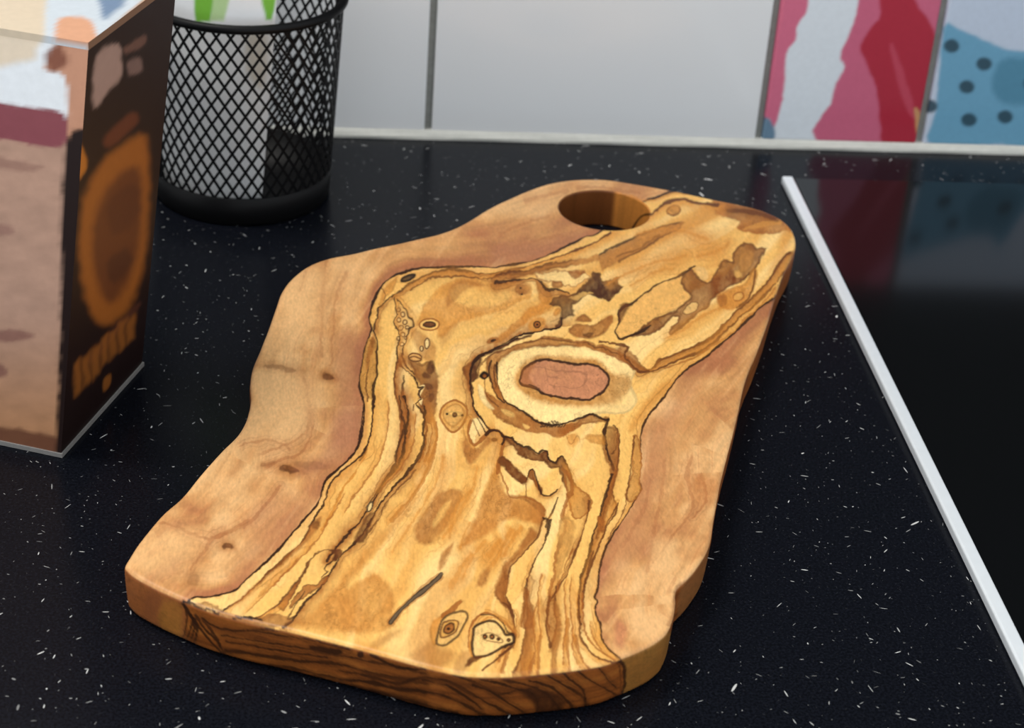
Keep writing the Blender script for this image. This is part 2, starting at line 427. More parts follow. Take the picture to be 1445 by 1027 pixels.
# ================================================================== CUTTING BOARD
BT = 0.021          # thickness
BR = 0.0022         # round-over of the edges
STEP = 0.00037
out_px = pts('''700 287.6 719 279 740.5 269.5 768.5 259.6 796.6 254 825 252 856 252.7 893 258 949 268 1005 280 1043 287.6 1074 295.4
1099 306 1114 318 1122 332 1123 348 1117 364 1106 386 1093 423 1083 457 1069 495 1056 526 1050 545 1044 574 1036 608 1027 642.5 1019 674 1013 705 1007 739
1004 760 997 779 983.5 800 970 816 957 828 954 838 954.5 848 952 866 946 884 938 895.6 922 907.5 898 919 878 927 850.7 937 799 945 739.6 951 700 953
661 952 626 946 589.6 937 546 925 506.6 914 460 902 408.5 889 380.5 883 337 873 293 860 259 846.5 218.5 828 190.5 812.7 178 802
176 796 182.7 784 196.7 762.6 228 725 256 700 284 666 312 635 334 613 345 595 351 578 353.4 562 352.5 542 356.5 517 367 492 378 464 389 433
397 411 411 392 433 375 461 364 498 356.5 529 349 561 342.5 589 336 617 329.5 641 321 662 310 681 298''')
out_w = np.array([ground(x, y, BT)[:2] for x, y in out_px])
def resample(p, step):
    c = catmull(p, True, 12); c = np.vstack([c, c[:1]])
    s = np.concatenate([[0], np.cumsum(np.hypot(*np.diff(c, axis=0).T))])
    t = np.linspace(0, s[-1], int(s[-1]/step)+1)[:-1]
    return np.stack([np.interp(t, s, c[:, 0]), np.interp(t, s, c[:, 1])], 1)
OUT = resample(out_w, 0.0006)
if np.sum(OUT[:, 0]*np.roll(OUT[:, 1], -1)-np.roll(OUT[:, 0], -1)*OUT[:, 1]) < 0: OUT = OUT[::-1]
_t = np.roll(OUT, -3, 0)-np.roll(OUT, 3, 0); _t /= np.hypot(*_t.T)[:, None]
NRM = np.stack([_t[:, 1], -_t[:, 0]], 1)
for _ in range(12): NRM = (NRM+np.roll(NRM, 1, 0)+np.roll(NRM, -1, 0))/3
NRM /= np.hypot(*NRM.T)[:, None]
HC = np.array([0.1579, 0.9265]); HR = 0.0243; HRR = 0.0009
ARC = np.arange(len(OUT))*0.0006

def scan_inside(poly, gx, gy):
    ins = np.zeros((len(gy), len(gx)), bool)
    a = poly; b = np.roll(poly, -1, 0)
    for j, y in enumerate(gy):
        k = (a[:, 1] > y) != (b[:, 1] > y)
        xc = np.sort(a[k, 0]+(y-a[k, 1])*(b[k, 0]-a[k, 0])/(b[k, 1]-a[k, 1]))
        for x0, x1 in zip(xc[0::2], xc[1::2]): ins[j] |= (gx > x0) & (gx < x1)
    return ins
def in_poly(P, poly):
    ins = np.zeros(len(P), bool)
    for a, b in zip(poly, np.roll(poly, -1, 0)):
        if a[1] == b[1]: continue
        ins ^= ((a[1] > P[:, 1]) != (b[1] > P[:, 1])) & (P[:, 0] < (P[:, 1]-a[1])*(b[0]-a[0])/(b[1]-a[1])+a[0])
    return ins

INS = OUT-NRM*BR
th = np.linspace(0, 2*np.pi, 240, endpoint=False)
HLOOP = HC+np.stack([np.cos(th), np.sin(th)], 1)*(HR+HRR)
gx = np.arange(OUT[:, 0].min(), OUT[:, 0].max(), STEP); gy = np.arange(OUT[:, 1].min(), OUT[:, 1].max(), STEP)
inner = scan_inside(OUT-NRM*(BR+STEP*0.7), gx, gy)
GX, GY = np.meshgrid(gx, gy)
inner &= np.hypot(GX-HC[0], GY-HC[1]) > HR+HRR+STEP*0.7
cell = inner[:-1, :-1] & inner[1:, :-1] & inner[:-1, 1:] & inner[1:, 1:]
used = np.zeros_like(inner); used[:-1, :-1] |= cell; used[1:, :-1] |= cell; used[:-1, 1:] |= cell; used[1:, 1:] |= cell
gid = np.full(inner.shape, -1); gid[used] = np.arange(used.sum())
VT = np.stack([GX[used], GY[used]], 1)
jj, ii = np.nonzero(cell)
QT = np.stack([gid[jj, ii], gid[jj, ii+1], gid[jj+1, ii+1], gid[jj+1, ii]], 1)
# edges on the border of the grid
eg = np.concatenate([QT[:, [k, (k+1) % 4]] for k in range(4)])
es = np.sort(eg, 1); key = es[:, 0].astype(np.int64)*10**7+es[:, 1]
uq, cnt = np.unique(key, return_counts=True)
bk = uq[cnt == 1]; bedge = np.stack([bk//10**7, bk % 10**7], 1)
bid = np.unique(bedge); remap = {g: i for i, g in enumerate(bid)}
n0 = len(VT); nO = len(INS); nH = len(HLOOP)
VT2 = np.concatenate([VT, INS, HLOOP])                       # ids: grid, outline inset, hole loop
cp = np.concatenate([VT[bid], INS, HLOOP]); cg = np.concatenate([bid, n0+np.arange(nO), n0+nO+np.arange(nH)])
ce = [(remap[a], remap[b]) for a, b in bedge]
ob = len(bid); ce += [(ob+i, ob+(i+1) % nO) for i in range(nO)]
hb = ob+nO; ce += [(hb+i, hb+(i+1) % nH) for i in range(nH)]
r = delaunay_2d_cdt([Vector(p) for p in cp], ce, [], 0, 1e-9)
vo_ = [o[0] if o else -1 for o in r[3]]
tr_ = np.array([[vo_[k] for k in f] for f in r[2] if len(f) == 3 and all(vo_[k] >= 0 for k in f)])
cen = cp[tr_].mean(1)
ci = np.clip(((cen[:, 0]-gx[0])/STEP).astype(int), 0, cell.shape[1]-1); cj = np.clip(((cen[:, 1]-gy[0])/STEP).astype(int), 0, cell.shape[0]-1)
keep = ~cell[cj, ci] & (np.hypot(*(cen-HC).T) > HR+HRR*0.99) & in_poly(cen, INS)
TT = cg[tr_[keep]]
# make top triangles face up
pa_ = VT2[TT]; ar = np.cross(pa_[:, 1]-pa_[:, 0], pa_[:, 2]-pa_[:, 0]); TT[ar < 0] = TT[ar < 0][:, ::-1]

verts = [np.concatenate([VT2, np.full((len(VT2), 1), BT)], 1)]
kind = [np.zeros(len(VT2))]                                   # 0 top ... 1 side, 2 hole wall
sarc = [np.zeros(len(VT2))]; facing = [np.zeros(len(VT2))]
uvp = [verts[0].copy()]                                       # point used to look up the drawing of the top
quads = [QT]; base = len(VT2)
prev = n0+np.arange(nO)
face_ = -((OUT-CAM[:2])*NRM).sum(1)/np.hypot(*(OUT-CAM[:2]).T)
wav = fbm(ARC/0.012, ARC*0, 31, 3)
prof = []
for k in range(1, 6):
    a = k/5*math.pi/2; prof.append((BR*(1-math.sin(a)), BT-BR*(1-math.cos(a)), 0.5 if k < 4 else 1.0))
zz = BT-BR
while zz > 0.0035: zz -= 0.0005; prof.append((0.0, zz, 1.0))
for k in range(1, 5):
    a = k/4*math.pi/2; prof.append((0.002*(1-math.cos(a)), max(0.0002, zz-(zz-0.0002)*math.sin(a)), 1.0))
for off, z, kd in prof:
    depth = np.clip((BT-z)/BT, 0, 1)
    o2 = off+0.0012*depth*depth+0.00035*wav*math.sin(math.pi*min(1, depth))
    P = np.concatenate([OUT-NRM*np.reshape(o2, (-1, 1)), np.full((nO, 1), z)], 1)
    cur = base+np.arange(nO); base += nO
    verts.append(P); kind.append(np.full(nO, kd)); sarc.append(ARC); facing.append(face_)
    uvp.append(P)
    quads.append(np.stack([prev, cur, np.roll(cur, -1), np.roll(prev, -1)], 1)); prev = cur
bot_out = prev
prev = n0+nO+np.arange(nH)
hp = [(HRR*(1-math.sin(k/3*math.pi/2)), BT-HRR*(1-math.cos(k/3*math.pi/2))) for k in (1, 2, 3)]
z = BT-HRR
while z > 0.0008: z -= 0.0006; hp.append((0.0, max(z, 0.0002)))
for off, z in hp:
    P = np.concatenate([HC+np.stack([np.cos(th), np.sin(th)], 1)*(HR+off), np.full((nH, 1), z)], 1)
    cur = base+np.arange(nH); base += nH
    verts.append(P); kind.append(np.full(nH, 2.0)); sarc.append(th*HR); facing.append(np.zeros(nH)); uvp.append(P)
    quads.append(np.stack([prev, np.roll(prev, -1), np.roll(cur, -1), cur], 1)); prev = cur
bot_hole = prev
VV = np.concatenate(verts); KIND = np.concatenate(kind); SARC = np.concatenate(sarc); FACE = np.concatenate(facing); UVP = np.concatenate(uvp)
# underside
cp = np.concatenate([VV[bot_out][:, :2], VV[bot_hole][:, :2]]); cg = np.concatenate([bot_out, bot_hole])
ce = [(i, (i+1) % nO) for i in range(nO)]+[(nO+i, nO+(i+1) % nH) for i in range(nH)]
r = delaunay_2d_cdt([Vector(p) for p in cp], ce, [], 0, 1e-9)
vo_ = [o[0] if o else -1 for o in r[3]]
tb = np.array([[vo_[k] for k in f] for f in r[2] if len(f) == 3 and all(vo_[k] >= 0 for k in f)])
cen = cp[tb].mean(1)
kb = (np.hypot(*(cen-HC).T) > HR*0.999) & in_poly(cen, cp[:nO])
TB = cg[tb[kb]]; pb = VV[TB][:, :, :2]; ar = np.cross(pb[:, 1]-pb[:, 0], pb[:, 2]-pb[:, 0]); TB[ar > 0] = TB[ar > 0][:, ::-1]

# ---------------------------------------------------------------- grain of the top
A = lambda s: pts(s, 700, 230, 3.209)
B = lambda s: pts(s, 330, 330, 3.209)
C_ = lambda s: pts(s, 600, 440, 3.209)
D = lambda s: pts(s, 150, 560, 3.209)
E_ = lambda s: pts(s, 450, 560, 3.209)
F = lambda s: pts(s, 700, 620, 2.522)
G = lambda s: pts(s, 150, 780, 3.211)
K = lambda s: pts(s, 480, 780, 3.010)
PALE, YEL, AMB = lin('f7d28c'), lin('e9b462'), lin('c68032')
BRN, DBR, LINE, BLK = lin('96551f'), lin('603212'), lin('331a0a'), lin('1e0f06')
SAP, SAPL, SAPD, PINK = lin('c89158'), lin('e0b078'), lin('a66843'), lin('bf7f58')

is_top = KIND < 1.0
tid = np.nonzero(is_top)[0]
U, V = trace_uv(UVP[tid])
tp = Paint(U, V, YEL, 3, wood=True)
LEFT = np.vstack([A('980 100 820 127 780 135 720 158 655 180 470 312 420 330 360 355 300 385 230 420 150 445 80 458'),
                  B('1187 149 1080 150 960 152 860 155 780 170 720 195 670 235 640 290 620 340 612 390 625 430 610 470 595 520 580 600 568 670 575 720 590 780 585 850 570 930'),
                  D('1165 50 1165 130 1150 200 1120 260 1060 320 1000 370 980 420 960 480 900 550 840 620 790 680 720 750 640 820 590 870 540 890 470 905 400 905 360 935'),
                  G('350 225 340 300')])
RIGHT = np.vstack([A('1420 420 1340 530 1260 610 1200 650 1130 720 1050 790'), C_('1300 180 1230 230 1150 290 1110 340 1060 410 1010 470 980 540 975 600 975 680 965 760 980 800 940 870 890 950 840 1027'),
                   F('390 390 372 450 362 520 352 560 360 575 352 600 362 640 372 660 378 710 400 745 440 778 455 800')])
def all_dist(p, jag):
    idx = np.arange(len(U)); c = catmull(p, False, 2)
    d, sg, _, tt = tp._dist(idx, c, False, jag, (1, 0.3))
    return d, sg, tt
dL, sL, tL = all_dist(LEFT, 1.2); dR, sR, tR = all_dist(RIGHT, 1.2)
pl = np.vstack([LEFT, [[200, 1100], [-100, 1100], [-100, -100], [1005, -100]]])
pr = np.vstack([RIGHT, [[880, 1100], [1500, 1100], [1500, 300]]])
UV = np.stack([U+1.2*tp.na, V+1.2*tp.nb], 1)
inL = in_poly(UV, catmull(LEFT, False, 2)[::1] if False else np.vstack([catmull(LEFT, False, 2), pl[-4:]]))
inR = in_poly(UV, np.vstack([catmull(RIGHT, False, 2), pr[-3:]]))
# heartwood: pale bands that follow the two borders
tl = dL/(dL+dR+1e-3)
wob = fbm(U/60, V/90, 41, 3)
band = fbm(tl*14+wob*0.9, V/260+U/700, 43, 3)
tp.C = tp.C*(1-smooth(-.1, .5, band)[:, None]*0.7)+PALE*smooth(-.1, .5, band)[:, None]*0.7
am = smooth(.12, .6, fbm(tl*9+wob*0.7+7, V/200, 47, 3))[:, None]*0.60
tp.C = tp.C*(1-am)+AMB*am
# sapwood: curly figure following the border
for inside, d, tt, sd in ((inL, dL, tL, 51), (inR, dR, tR, 61)):
    k = np.nonzero(inside)[0]
    dd = d[k]+9*fbm(U[k]/70, V[k]/70, sd, 2)
    g1 = fbm(dd/26, tt[k]*9, sd+1, 3); g2 = fbm(dd/4.2, tt[k]*16, sd+2, 3); g3 = fbm(U[k]/45, V[k]/30, sd+3, 3)
    g4 = fbm((U[k]*0.8+V[k]*0.6)/9, (V[k]*0.8-U[k]*0.6)/60, sd+4, 3)
    c = SAP*np.ones((len(k), 3))
    w = smooth(-.15, .6, g1*0.6+g3*0.5+0.55*smooth(15, 110, d[k])-.2)[:, None]*0.95; c = c*(1-w)+SAPL*w
    w = smooth(.05, .6, -g1*0.5-g3*0.35+0.5*np.exp(-d[k]/38)-.05)[:, None]*0.95; c = c*(1-w)+SAPD*w
    c = c*(1+0.15*g2+0.10*g4)[:, None]
    w = smooth(.25, .7, g2)[:, None]*0.40; c = c*(1-w)+lin('a9683c')*w
    w = smooth(.2, .7, g4)[:, None]*0.35; c = c*(1-w)+SAPL*w
    tp.C[k] = c
HEART = ~(inL | inR)
kh = np.nonzero(HEART)[0]
ph = (tl[kh]*17+1.6*wob[kh]+0.25*tp.nf[kh]) % 1.0
w = ((1-smooth(.0, .10, np.abs(ph-.5)))*0.26*smooth(-.2, .4, tp.big[kh]))[:, None]
tp.C[kh] = tp.C[kh]*(1-w)+BRN*w
tp.C[kh] *= (1+0.05*tp.nf[kh]+0.06*tp.big[kh])[:, None]
R_, Ln, Ov = tp.region, tp.line, tp.oval

# sapwood marks
for x, y, a, b, an, al in ((395, 519, 26, 4, 5, .55), (464, 531, 11, 5, 8, .8), (408, 663, 16, 5, 12, .85), (378, 655, 12, 4, -20, .55), (322, 771, 9, 5, 0, .75), (273, 818, 12, 9, -20, .35), (440, 657, 30, 7, 8, .4)):
    Ov(x, y, a*1.5, b*1.8, an, BRN, al*.75, 13, 3); Ov(x, y, a*.9, b*.85, an, DBR, al, 3.5, 3)
for s in ('480 1027 500 700 560 600', ): pass
for p_, al in ((D('700 330 780 290 850 270 900 220 930 150 930 60'), .45), (D('560 620 480 640 440 700 380 780'), .45), (D('600 600 680 540 760 440 790 400'), .5), (D('480 640 560 610 640 560'), .4),
               (D('590 230 660 200 760 200 830 240'), .4), (B('100 1000 220 960 320 900 340 800 330 700 320 650'), .4), (B('360 100 330 170 300 260'), .35), (B('420 100 400 300 395 560'), .3),
               (B('520 160 470 260 450 420 440 600'), .3), (D('240 560 300 580 380 610 460 640'), .45), (D('240 850 300 800 340 790'), .35),
               (F('700 40 680 140 700 240 640 330 560 440'), .4), (F('600 40 590 200 560 330 540 470'), .3), (F('740 140 745 220 700 280'), .5), (F('560 120 520 260 450 380'), .3),
               (A('0 330 120 280 230 240'), .35), (A('0 430 120 400 250 370 360 330'), .35), (A('60 390 200 350 300 330'), .3), (A('120 180 220 150 320 130'), .3), (A('350 110 450 105 560 120 650 140'), .35)):
    Ln(p_, 3.0, lin('96582f'), al, 3, halo='B', hcol=lin('b57a4c'), hw=7, ha=al*0.8, taper=True)
R_(F('690 130 790 140 780 230 720 230 690 190'), lin('b5713c'), .45, 16)
R_(F('430 640 470 670 450 740 420 720'), lin('b26f4c'), .6, 12)
R_(F('480 650 560 620 640 640 610 690 520 720'), SAPL, .7, 22); R_(F('560 360 640 380 620 470 560 480'), SAPL, .6, 24)
R_(F('640 520 700 500 690 530 655 590 640 650 610 660 630 600'), lin('b57a48'), .6, 5)
R_(D('150 660 300 600 420 640 330 780 200 820 110 760'), SAPL, .55, 40); R_(B('200 280 330 160 420 200 380 420 250 520 160 480'), SAPL, .5, 40); R_(B('120 640 300 640 420 720 300 900 120 900'), SAPL, .55, 40)
R_(B('470 460 590 470 565 660 585 780 560 960 450 960 470 780'), lin('a3684a'), .55, 26)
R_(D('1040 80 1150 60 1140 200 1050 310 930 360 860 330 980 250'), lin('a0654a'), .55, 26)
R_(D('700 480 960 440 820 620 640 800 560 840 640 660'), lin('ad724e'), .45, 40)
R_(A('0 380 200 360 360 320 420 330 300 385 150 445 0 465'), lin('a86f50'), .5, 20)
R_(C_('990 560 1150 380 1250 300 1120 560 1060 800 900 960 860 1027 940 870 980 800'), lin('b0734f'), .45, 34)
R_(E_('1440 560 1300 720 1270 860 1400 760 1500 640'), lin('b0734f'), .4, 30)

# heartwood: broad amber stains first
R_(D('1440 410 1300 560 1200 650 1100 770 1000 900 900 1000 830 1030 1000 1060 1270 1060 1300 970 1290 880 1250 820 1200 800 1110 860 1090 850 1150 780 1240 690 1300 600 1390 500'), lin('bd7a33'), .85, 12, 4, mottle=.25)
R_(E_('580 420 640 430 650 470 610 540 560 610 500 670 450 660 430 610 460 540 510 470'), BRN, .72, 8, 3)
R_(E_('600 470 570 530 520 590 525 550 565 490'), YEL, .7, 6, 2)
R_(E_('610 660 590 720 550 785 540 760 565 700'), lin('9c5d26'), .8, 7, 2)
R_(E_('775 760 770 820 740 860 715 850 730 810'), BRN, .75, 7, 2)
R_(E_('790 320 820 370 860 440 930 460 990 485 1022 540 1010 585 960 570 880 550 830 570 780 615 700 655 630 690 690 600 720 520 750 420'), lin('b5722f'), .88, 9, 3, mottle=.2)
R_(E_('960 590 985 630 900 720 860 780 845 850 850 910 870 950 840 945 795 900 800 840 840 760 900 690 940 620'), BRN, .75, 6, 3)
for s in ('880 590 830 680 790 760', '925 580 870 660 840 720', '830 640 770 720'):
    Ln(E_(s), 5, AMB, .6, 2, halo='B', hcol=AMB, hw=8, ha=.6, taper=True)
Ln(E_('700 700 640 780 600 860'), 8, AMB, .5, 2, halo='B', hcol=AMB, hw=14, ha=.45, taper=True)
R_(K('260 330 170 400 100 410 200 340'), BRN, .5, 10); R_(K('380 370 300 450 430 490 490 430 430 400'), BRN, .55, 14); R_(K('520 420 480 490 520 510 570 440'), BRN, .5, 8)
R_(K('60 390 160 400 300 460 440 500 420 520 200 460 60 420'), AMB, .55, 14)
R_(K('0 30 100 0 90 60 0 110'), AMB, .3, 20)
R_(C_('165 590 175 650 205 690 260 640 300 570 350 560 358 620 330 720 300 690 270 700 200 720 150 700 150 620'), AMB, .35, 14)
R_(A('560 330 760 290 900 300 1020 370 1040 440 900 470 700 470 560 480'), AMB, .40, 36, 4)
R_(A('880 270 980 300 1090 290 1000 420 880 380'), AMB, .30, 30, 4)
R_(A('980 60 1060 175 1150 190 1230 215 1290 240 1390 290 1300 312 1200 322 1130 312 1090 292 1102 270 1060 252 1010 235 985 205'), lin('9c5a22'), .92, 4, 3, mottle=.3)
Ln(A('1030 215 1120 215 1200 230 1260 250'), 4, DBR, .8, 2, halo='B', hcol=DBR, hw=6, ha=.5, taper=True)
Ln(A('1110 300 1200 280 1290 270'), 4, lin('c98a3e'), .7, 2, taper=True)
R_(A('1370 270 1340 340 1310 420 1240 500 1280 400 1300 300'), AMB, .55, 12)
R_(B('820 420 870 315 920 250 990 212 1080 195 1180 215 1290 205 1345 240 1340 295 1280 312 1200 352 1100 382 1020 402 970 442 930 470 900 380'), AMB, .65, 6, 3)
R_(B('975 275 1010 235 1060 225 1130 262 1230 250 1250 285 1180 320 1080 330 1010 310'), YEL, .75, 9, 3)
R_(B('985 230 1060 210 1150 235 1060 245 1000 300 960 330'), BRN, .55, 6, 2)
R_(B('930 470 960 430 1020 400 980 470 940 520'), BRN, .35, 10)
R_(A('170 520 215 545 245 590 262 640 230 672 170 692 140 722 80 772 0 822 0 790 90 720 150 660 200 640 190 590'), AMB, .8, 6, 3)
R_(C_('830 280 920 300 912 365 850 412 740 432 620 425 500 395 430 370 400 300 430 250 500 205 620 200 780 225'), BRN, .80, 8, 2)
R_(C_('1100 300 1020 380 960 460 920 520 940 540 1000 450 1080 370 1120 330'), AMB, .55, 8)
R_(C_('1200 200 1080 300 960 290 900 250 1000 270 1100 250'), AMB, .35, 10)
R_(B('800 430 870 455 915 520 905 585 850 560 820 500'), BRN, .55, 6, 2)
R_(A('330 762 360 730 420 735 470 718 525 688 530 722 500 762 450 790 380 792'), BRN, .8, 4, 2); R_(A('360 712 400 684 432 716'), BRN, .8, 3, 1)
R_(A('390 775 440 770 420 790'), DBR, .7, 3, 2)

# pale rings of the large eye, its brown bands and pink centre
R_(C_('335 240 380 190 470 160 620 150 760 170 880 210 950 260 930 330 960 400 900 460 780 460 680 490 580 515 480 470 400 430 345 370 325 300'), PALE, .9, 4, 1)
R_(C_('840 270 925 300 915 370 850 412 700 432 560 415 470 385 415 345 405 285 450 225 540 196 660 205 780 220'), lin('b87a34'), .82, 10, 3)
R_(C_('340 400 420 440 480 480 560 520 630 510 700 485 760 460 790 485 825 480 832 500 780 502 720 512 660 542 610 567 550 552 480 547 400 512 330 482 285 430 255 390 245 350 280 360'), BRN, .92, 3, 3, mottle=.25)
R_(C_('285 215 330 180 400 155 480 128 560 108 650 122 760 142 860 168 925 208 965 240 1005 268 960 268 900 232 830 192 740 168 640 152 540 152 440 168 360 202 335 240 320 300 345 360 372 412 330 392 300 340 285 280'), BRN, .88, 3, 3, mottle=.25)
R_(C_('240 330 262 345 280 400 310 440 280 430 250 390'), PALE, .8, 3, 1); R_(C_('345 440 400 458 395 475 360 465'), YEL, .8, 3, 1); R_(C_('440 505 475 520 455 530'), YEL, .8, 3, 1)
Ln(C_('330 235 325 300 338 352 372 412 430 442 470 472 520 502 580 515 640 502 700 482 762 462 800 490 832 490'), 1.8, LINE, .95, 2.2)
for k in range(9):
    x = 520+k*13
    Ln(C_(f'{x} {500+6*math.sin(k)} {x+12} {512+5*math.cos(k*2)} {x+4} {520}'), 1.4, LINE, .8, 1)
Ln(C_('300 225 292 270 302 335 330 385 362 412'), 1.6, LINE, .9, 2)
Ln(C_('318 240 312 300 325 350'), 1.3, DBR, .9, 2)
Ln(C_('275 280 268 340 290 390 330 430'), 1.3, DBR, .7, 2)
Ln(C_('332 186 420 150 520 122 640 130 760 152 880 190'), 1.3, DBR, .7, 3)
R_(C_('430 290 450 250 490 225 550 215 620 225 680 235 740 235 790 250 830 290 830 330 800 370 740 400 660 395 590 385 540 375 500 350 440 330 425 310'), PINK, 1, 2, 2.0, rim=LINE, rw=2.2, ra=.95)
R_(C_('430 290 450 250 500 230 470 290 500 345 440 330'), BRN, .55, 6, 2); Ln(C_('500 245 600 270 690 270 735 300 700 335 620 345 560 330'), 1.4, lin('935f43'), .6, 3)
Ln(C_('545 240 555 290 600 300'), 1.2, lin('935f43'), .5, 2); Ln(C_('470 330 520 350 540 375'), 1.6, LINE, .8, 2)
# outer contour of the eye
R_(C_('170 262 212 226 262 190 330 160 420 122 480 100 470 112 400 140 330 175 262 205 255 232 235 270 245 300 215 320 222 362 206 372 193 310'), lin('5c3318'), .95, 2.5, 2.2)
Ln(np.vstack([A('290 745 200 760 140 770 80 795 0 835'), C_('420 122 330 160 260 195 215 240 205 300 215 400 230 450 260 490 290 530 335 538 352 565 372 572')]), 2.4, LINE, 1, 2.2, halo='L', hcol=BRN, hw=11, ha=.75)
R_(C_('268 270 290 288 268 308 246 292'), BLK, .95, 2, 1); Ov(684, 531, 2.2, 2.2, 0, BRN, .8, 1.5)
Ln(C_('240 290 250 250 290 205 350 170'), 1.3, DBR, .7, 2)

# lines along the left side of the heartwood
Ln(LEFT, 2.3, LINE, 1, 1.4)
Ln(A('522 315 490 335 430 365 370 392 300 415 230 440 150 462 80 480 0 497'), 2.0, DBR, .95, 2, halo='D', hcol=AMB, hw=9, ha=.7)
Ln(B('1444 128 1380 150 1300 170 1200 176 1100 180 1000 163 900 178 840 200 790 225 740 270 690 300 655 340 640 400 635 440'), 2.0, LINE, .9, 2.6, halo='D', hcol=BRN, hw=6, ha=.75)
Ln(B('1444 160 1330 175 1240 178 1150 205 1050 190 960 195 880 205 800 250'), 1.6, DBR, .75, 3, halo='U', hcol=AMB, hw=6, ha=.6)
Ln(A('0 510 60 490 160 480 250 460 340 440'), 1.8, DBR, .9, 3, halo='D', hcol=BRN, hw=7, ha=.6)
Ov(576, 391.5, 11, 4, -22, lin('3b2a1c'), .95, 2, 1, rim=BLK, rw=1.5)
R_(B('690 240 740 200 720 260 690 285 660 330 670 280'), AMB, .7, 4, 2)
Ln(B('670 245 690 280 680 300'), 1.3, DBR, .8, 2)
R_(B('612 470 640 480 652 560 648 625 632 690 628 745 600 740 572 690 582 600 596 520'), lin('b9803a'), .9, 2, 2, mottle=.3)
R_(B('628 450 640 490 622 560 600 620 605 540'), BRN, .6, 4, 2)
Ln(B('635 440 650 490 645 560 650 620 635 690 630 740 628 800 622 870 612 930 590 990 570 1027'), 2.0, LINE, .95, 1.8)
Ln(B('612 600 600 680 605 760'), 1.3, DBR, .8, 2)
Ln(D('1215 0 1205 60 1200 150 1180 220 1130 290 1040 360 1010 410 980 490 930 570 900 640 830 710 740 790 680 850 600 920 520 970 440 990'), 2.0, LINE, .95, 2.0, halo='R', hcol=AMB, hw=8, ha=.55)
R_(D('975 540 952 600 885 680 765 780 640 900 555 955 690 835 830 705 900 640 925 580'), BRN, .7, 5, 2)
Ov(446, 740, 5, 6, 30, DBR, .6, 4, 2)
Ln(D('1180 250 1130 340 1060 440 1005 560 975 600'), 1.8, AMB, .9, 2, taper=True)
R_(B('735 330 790 350 812 410 790 450 785 490 760 530 730 500 750 450 725 400'), lin('d9a862'), .8, 3, 2)
for x, y, a in ((745, 345, 8), (765, 365, 10), (748, 390, 9), (775, 400, 10), (755, 425, 11), (785, 425, 8), (765, 455, 9), (745, 475, 8), (780, 470, 7), (760, 500, 9)):
    Ov(330+x/3.209, 330+y/3.209, a/3, a/2.6, x*7, lin('e8bd78'), .9, 1.5, 1, rim=DBR, rw=1.1, ra=.85)
Ln(B('730 290 730 340 740 370 725 400 745 440 750 480 735 520 740 560 760 600 800 635 820 650'), 1.6, LINE, .9, 2.5, halo='R', hcol=AMB, hw=5, ha=.6)
Ln(B('740 300 770 340 800 380 812 410 790 440 780 490 762 530 765 570 790 610 820 640'), 1.6, LINE, .85, 3, halo='R', hcol=AMB, hw=6, ha=.5)
R_(B('790 572 850 592 890 580 915 620 922 700 912 790 902 850 862 842 842 790 830 730 855 700 830 660 810 620'), lin('7a4218'), .93, 4, 3, mottle=.35)
for x, y, a, b in ((893, 605, 5, 9), (880, 690, 7, 5), (870, 640, 6, 4), (895, 740, 4, 6)):
    Ov(330+x/3.209, 330+y/3.209, a, b, 20, lin('5b3218'), .7, 3, 2)
R_(B('840 690 865 685 850 720 835 735'), PALE, .8, 2, 1); R_(B('835 750 855 745 848 775'), PALE, .7, 2, 1)
Ln(B('820 650 835 690 858 692 832 720 846 745 825 772 850 802 862 852 872 902 862 960 846 1000 832 1027'), 2.2, LINE, .95, 3)
Ln(B('815 775 812 800'), 2, LINE, .9, 1)
Ln(B('740 580 730 640 725 700 740 760 755 830 760 900 745 960 735 1027'), 2.0, DBR, .9, 2, halo='R', hcol=BRN, hw=11, ha=.85)
Ln(B('768 640 765 720 775 790 790 860 795 900 770 950 762 1027'), 2.4, LINE, .85, 2.5)
Ln(B('872 850 892 862 896 900 886 960 870 1000 862 1027'), 1.5, DBR, .9, 2); Ln(B('915 850 917 920 902 990 882 1027'), 3, BRN, .8, 2, halo='L', hcol=AMB, hw=6, ha=.7)
Ln(D('1352 0 1367 80 1352 170 1342 250 1312 320 1252 400 1212 470 1182 520 1112 600 1042 680 1002 740'), 2.4, LINE, .95, 2.5, halo='B', hcol=BRN, hw=7, ha=.85)
Ln(D('1330 0 1335 80 1350 140 1312 250 1300 320 1232 420 1182 500'), 1.6, LINE, .8, 2.5)
Ov(150+1195/3.209, 560+497/3.209, 3.5, 7.5, 20, PALE, .9, 1.5, .6, rim=LINE, rw=1.3)
Ln(D('1444 40 1432 160 1442 180 1422 250 1382 320 1312 400 1242 480 1192 570 1142 640 1062 720 1012 800 962 870 902 930 852 1000 800 1040'), 2.2, LINE, .95, 2.2, halo='R', hcol=BRN, hw=8, ha=.7)
Ln(D('1400 330 1330 410 1270 470 1230 560 1180 620'), 1.5, DBR, .8, 2)
Ln(E_('520 100 530 200 510 280 460 400 400 480 330 560'), 4, lin('b5742f'), .8, 2, halo='L', hcol=AMB, hw=7, ha=.7)
R_(D('1222 520 1192 590 1162 655 1120 652 1140 600 1180 540'), DBR, .75, 4, 2)
R_(D('1010 688 940 708 915 770 870 850 830 920 800 965 780 935 840 862 890 800 918 740 960 700'), BRN, .9, 3, 3, rim=LINE, rw=1.3, ra=.6)
R_(D('1010 690 1070 700 1050 735 1020 745 1030 715'), DBR, .9, 3, 3)
R_(D('1010 810 1000 840 960 862 935 880 880 920 830 955 850 910 900 860 950 850 980 820'), BRN, .75, 3, 3, rim=LINE, rw=1.2, ra=.6)
Ln(D('1020 745 990 780 1005 790 975 815'), 1.6, LINE, .9, 2); Ln(D('900 880 860 940 820 1000 860 990'), 1.6, LINE, .85, 2)
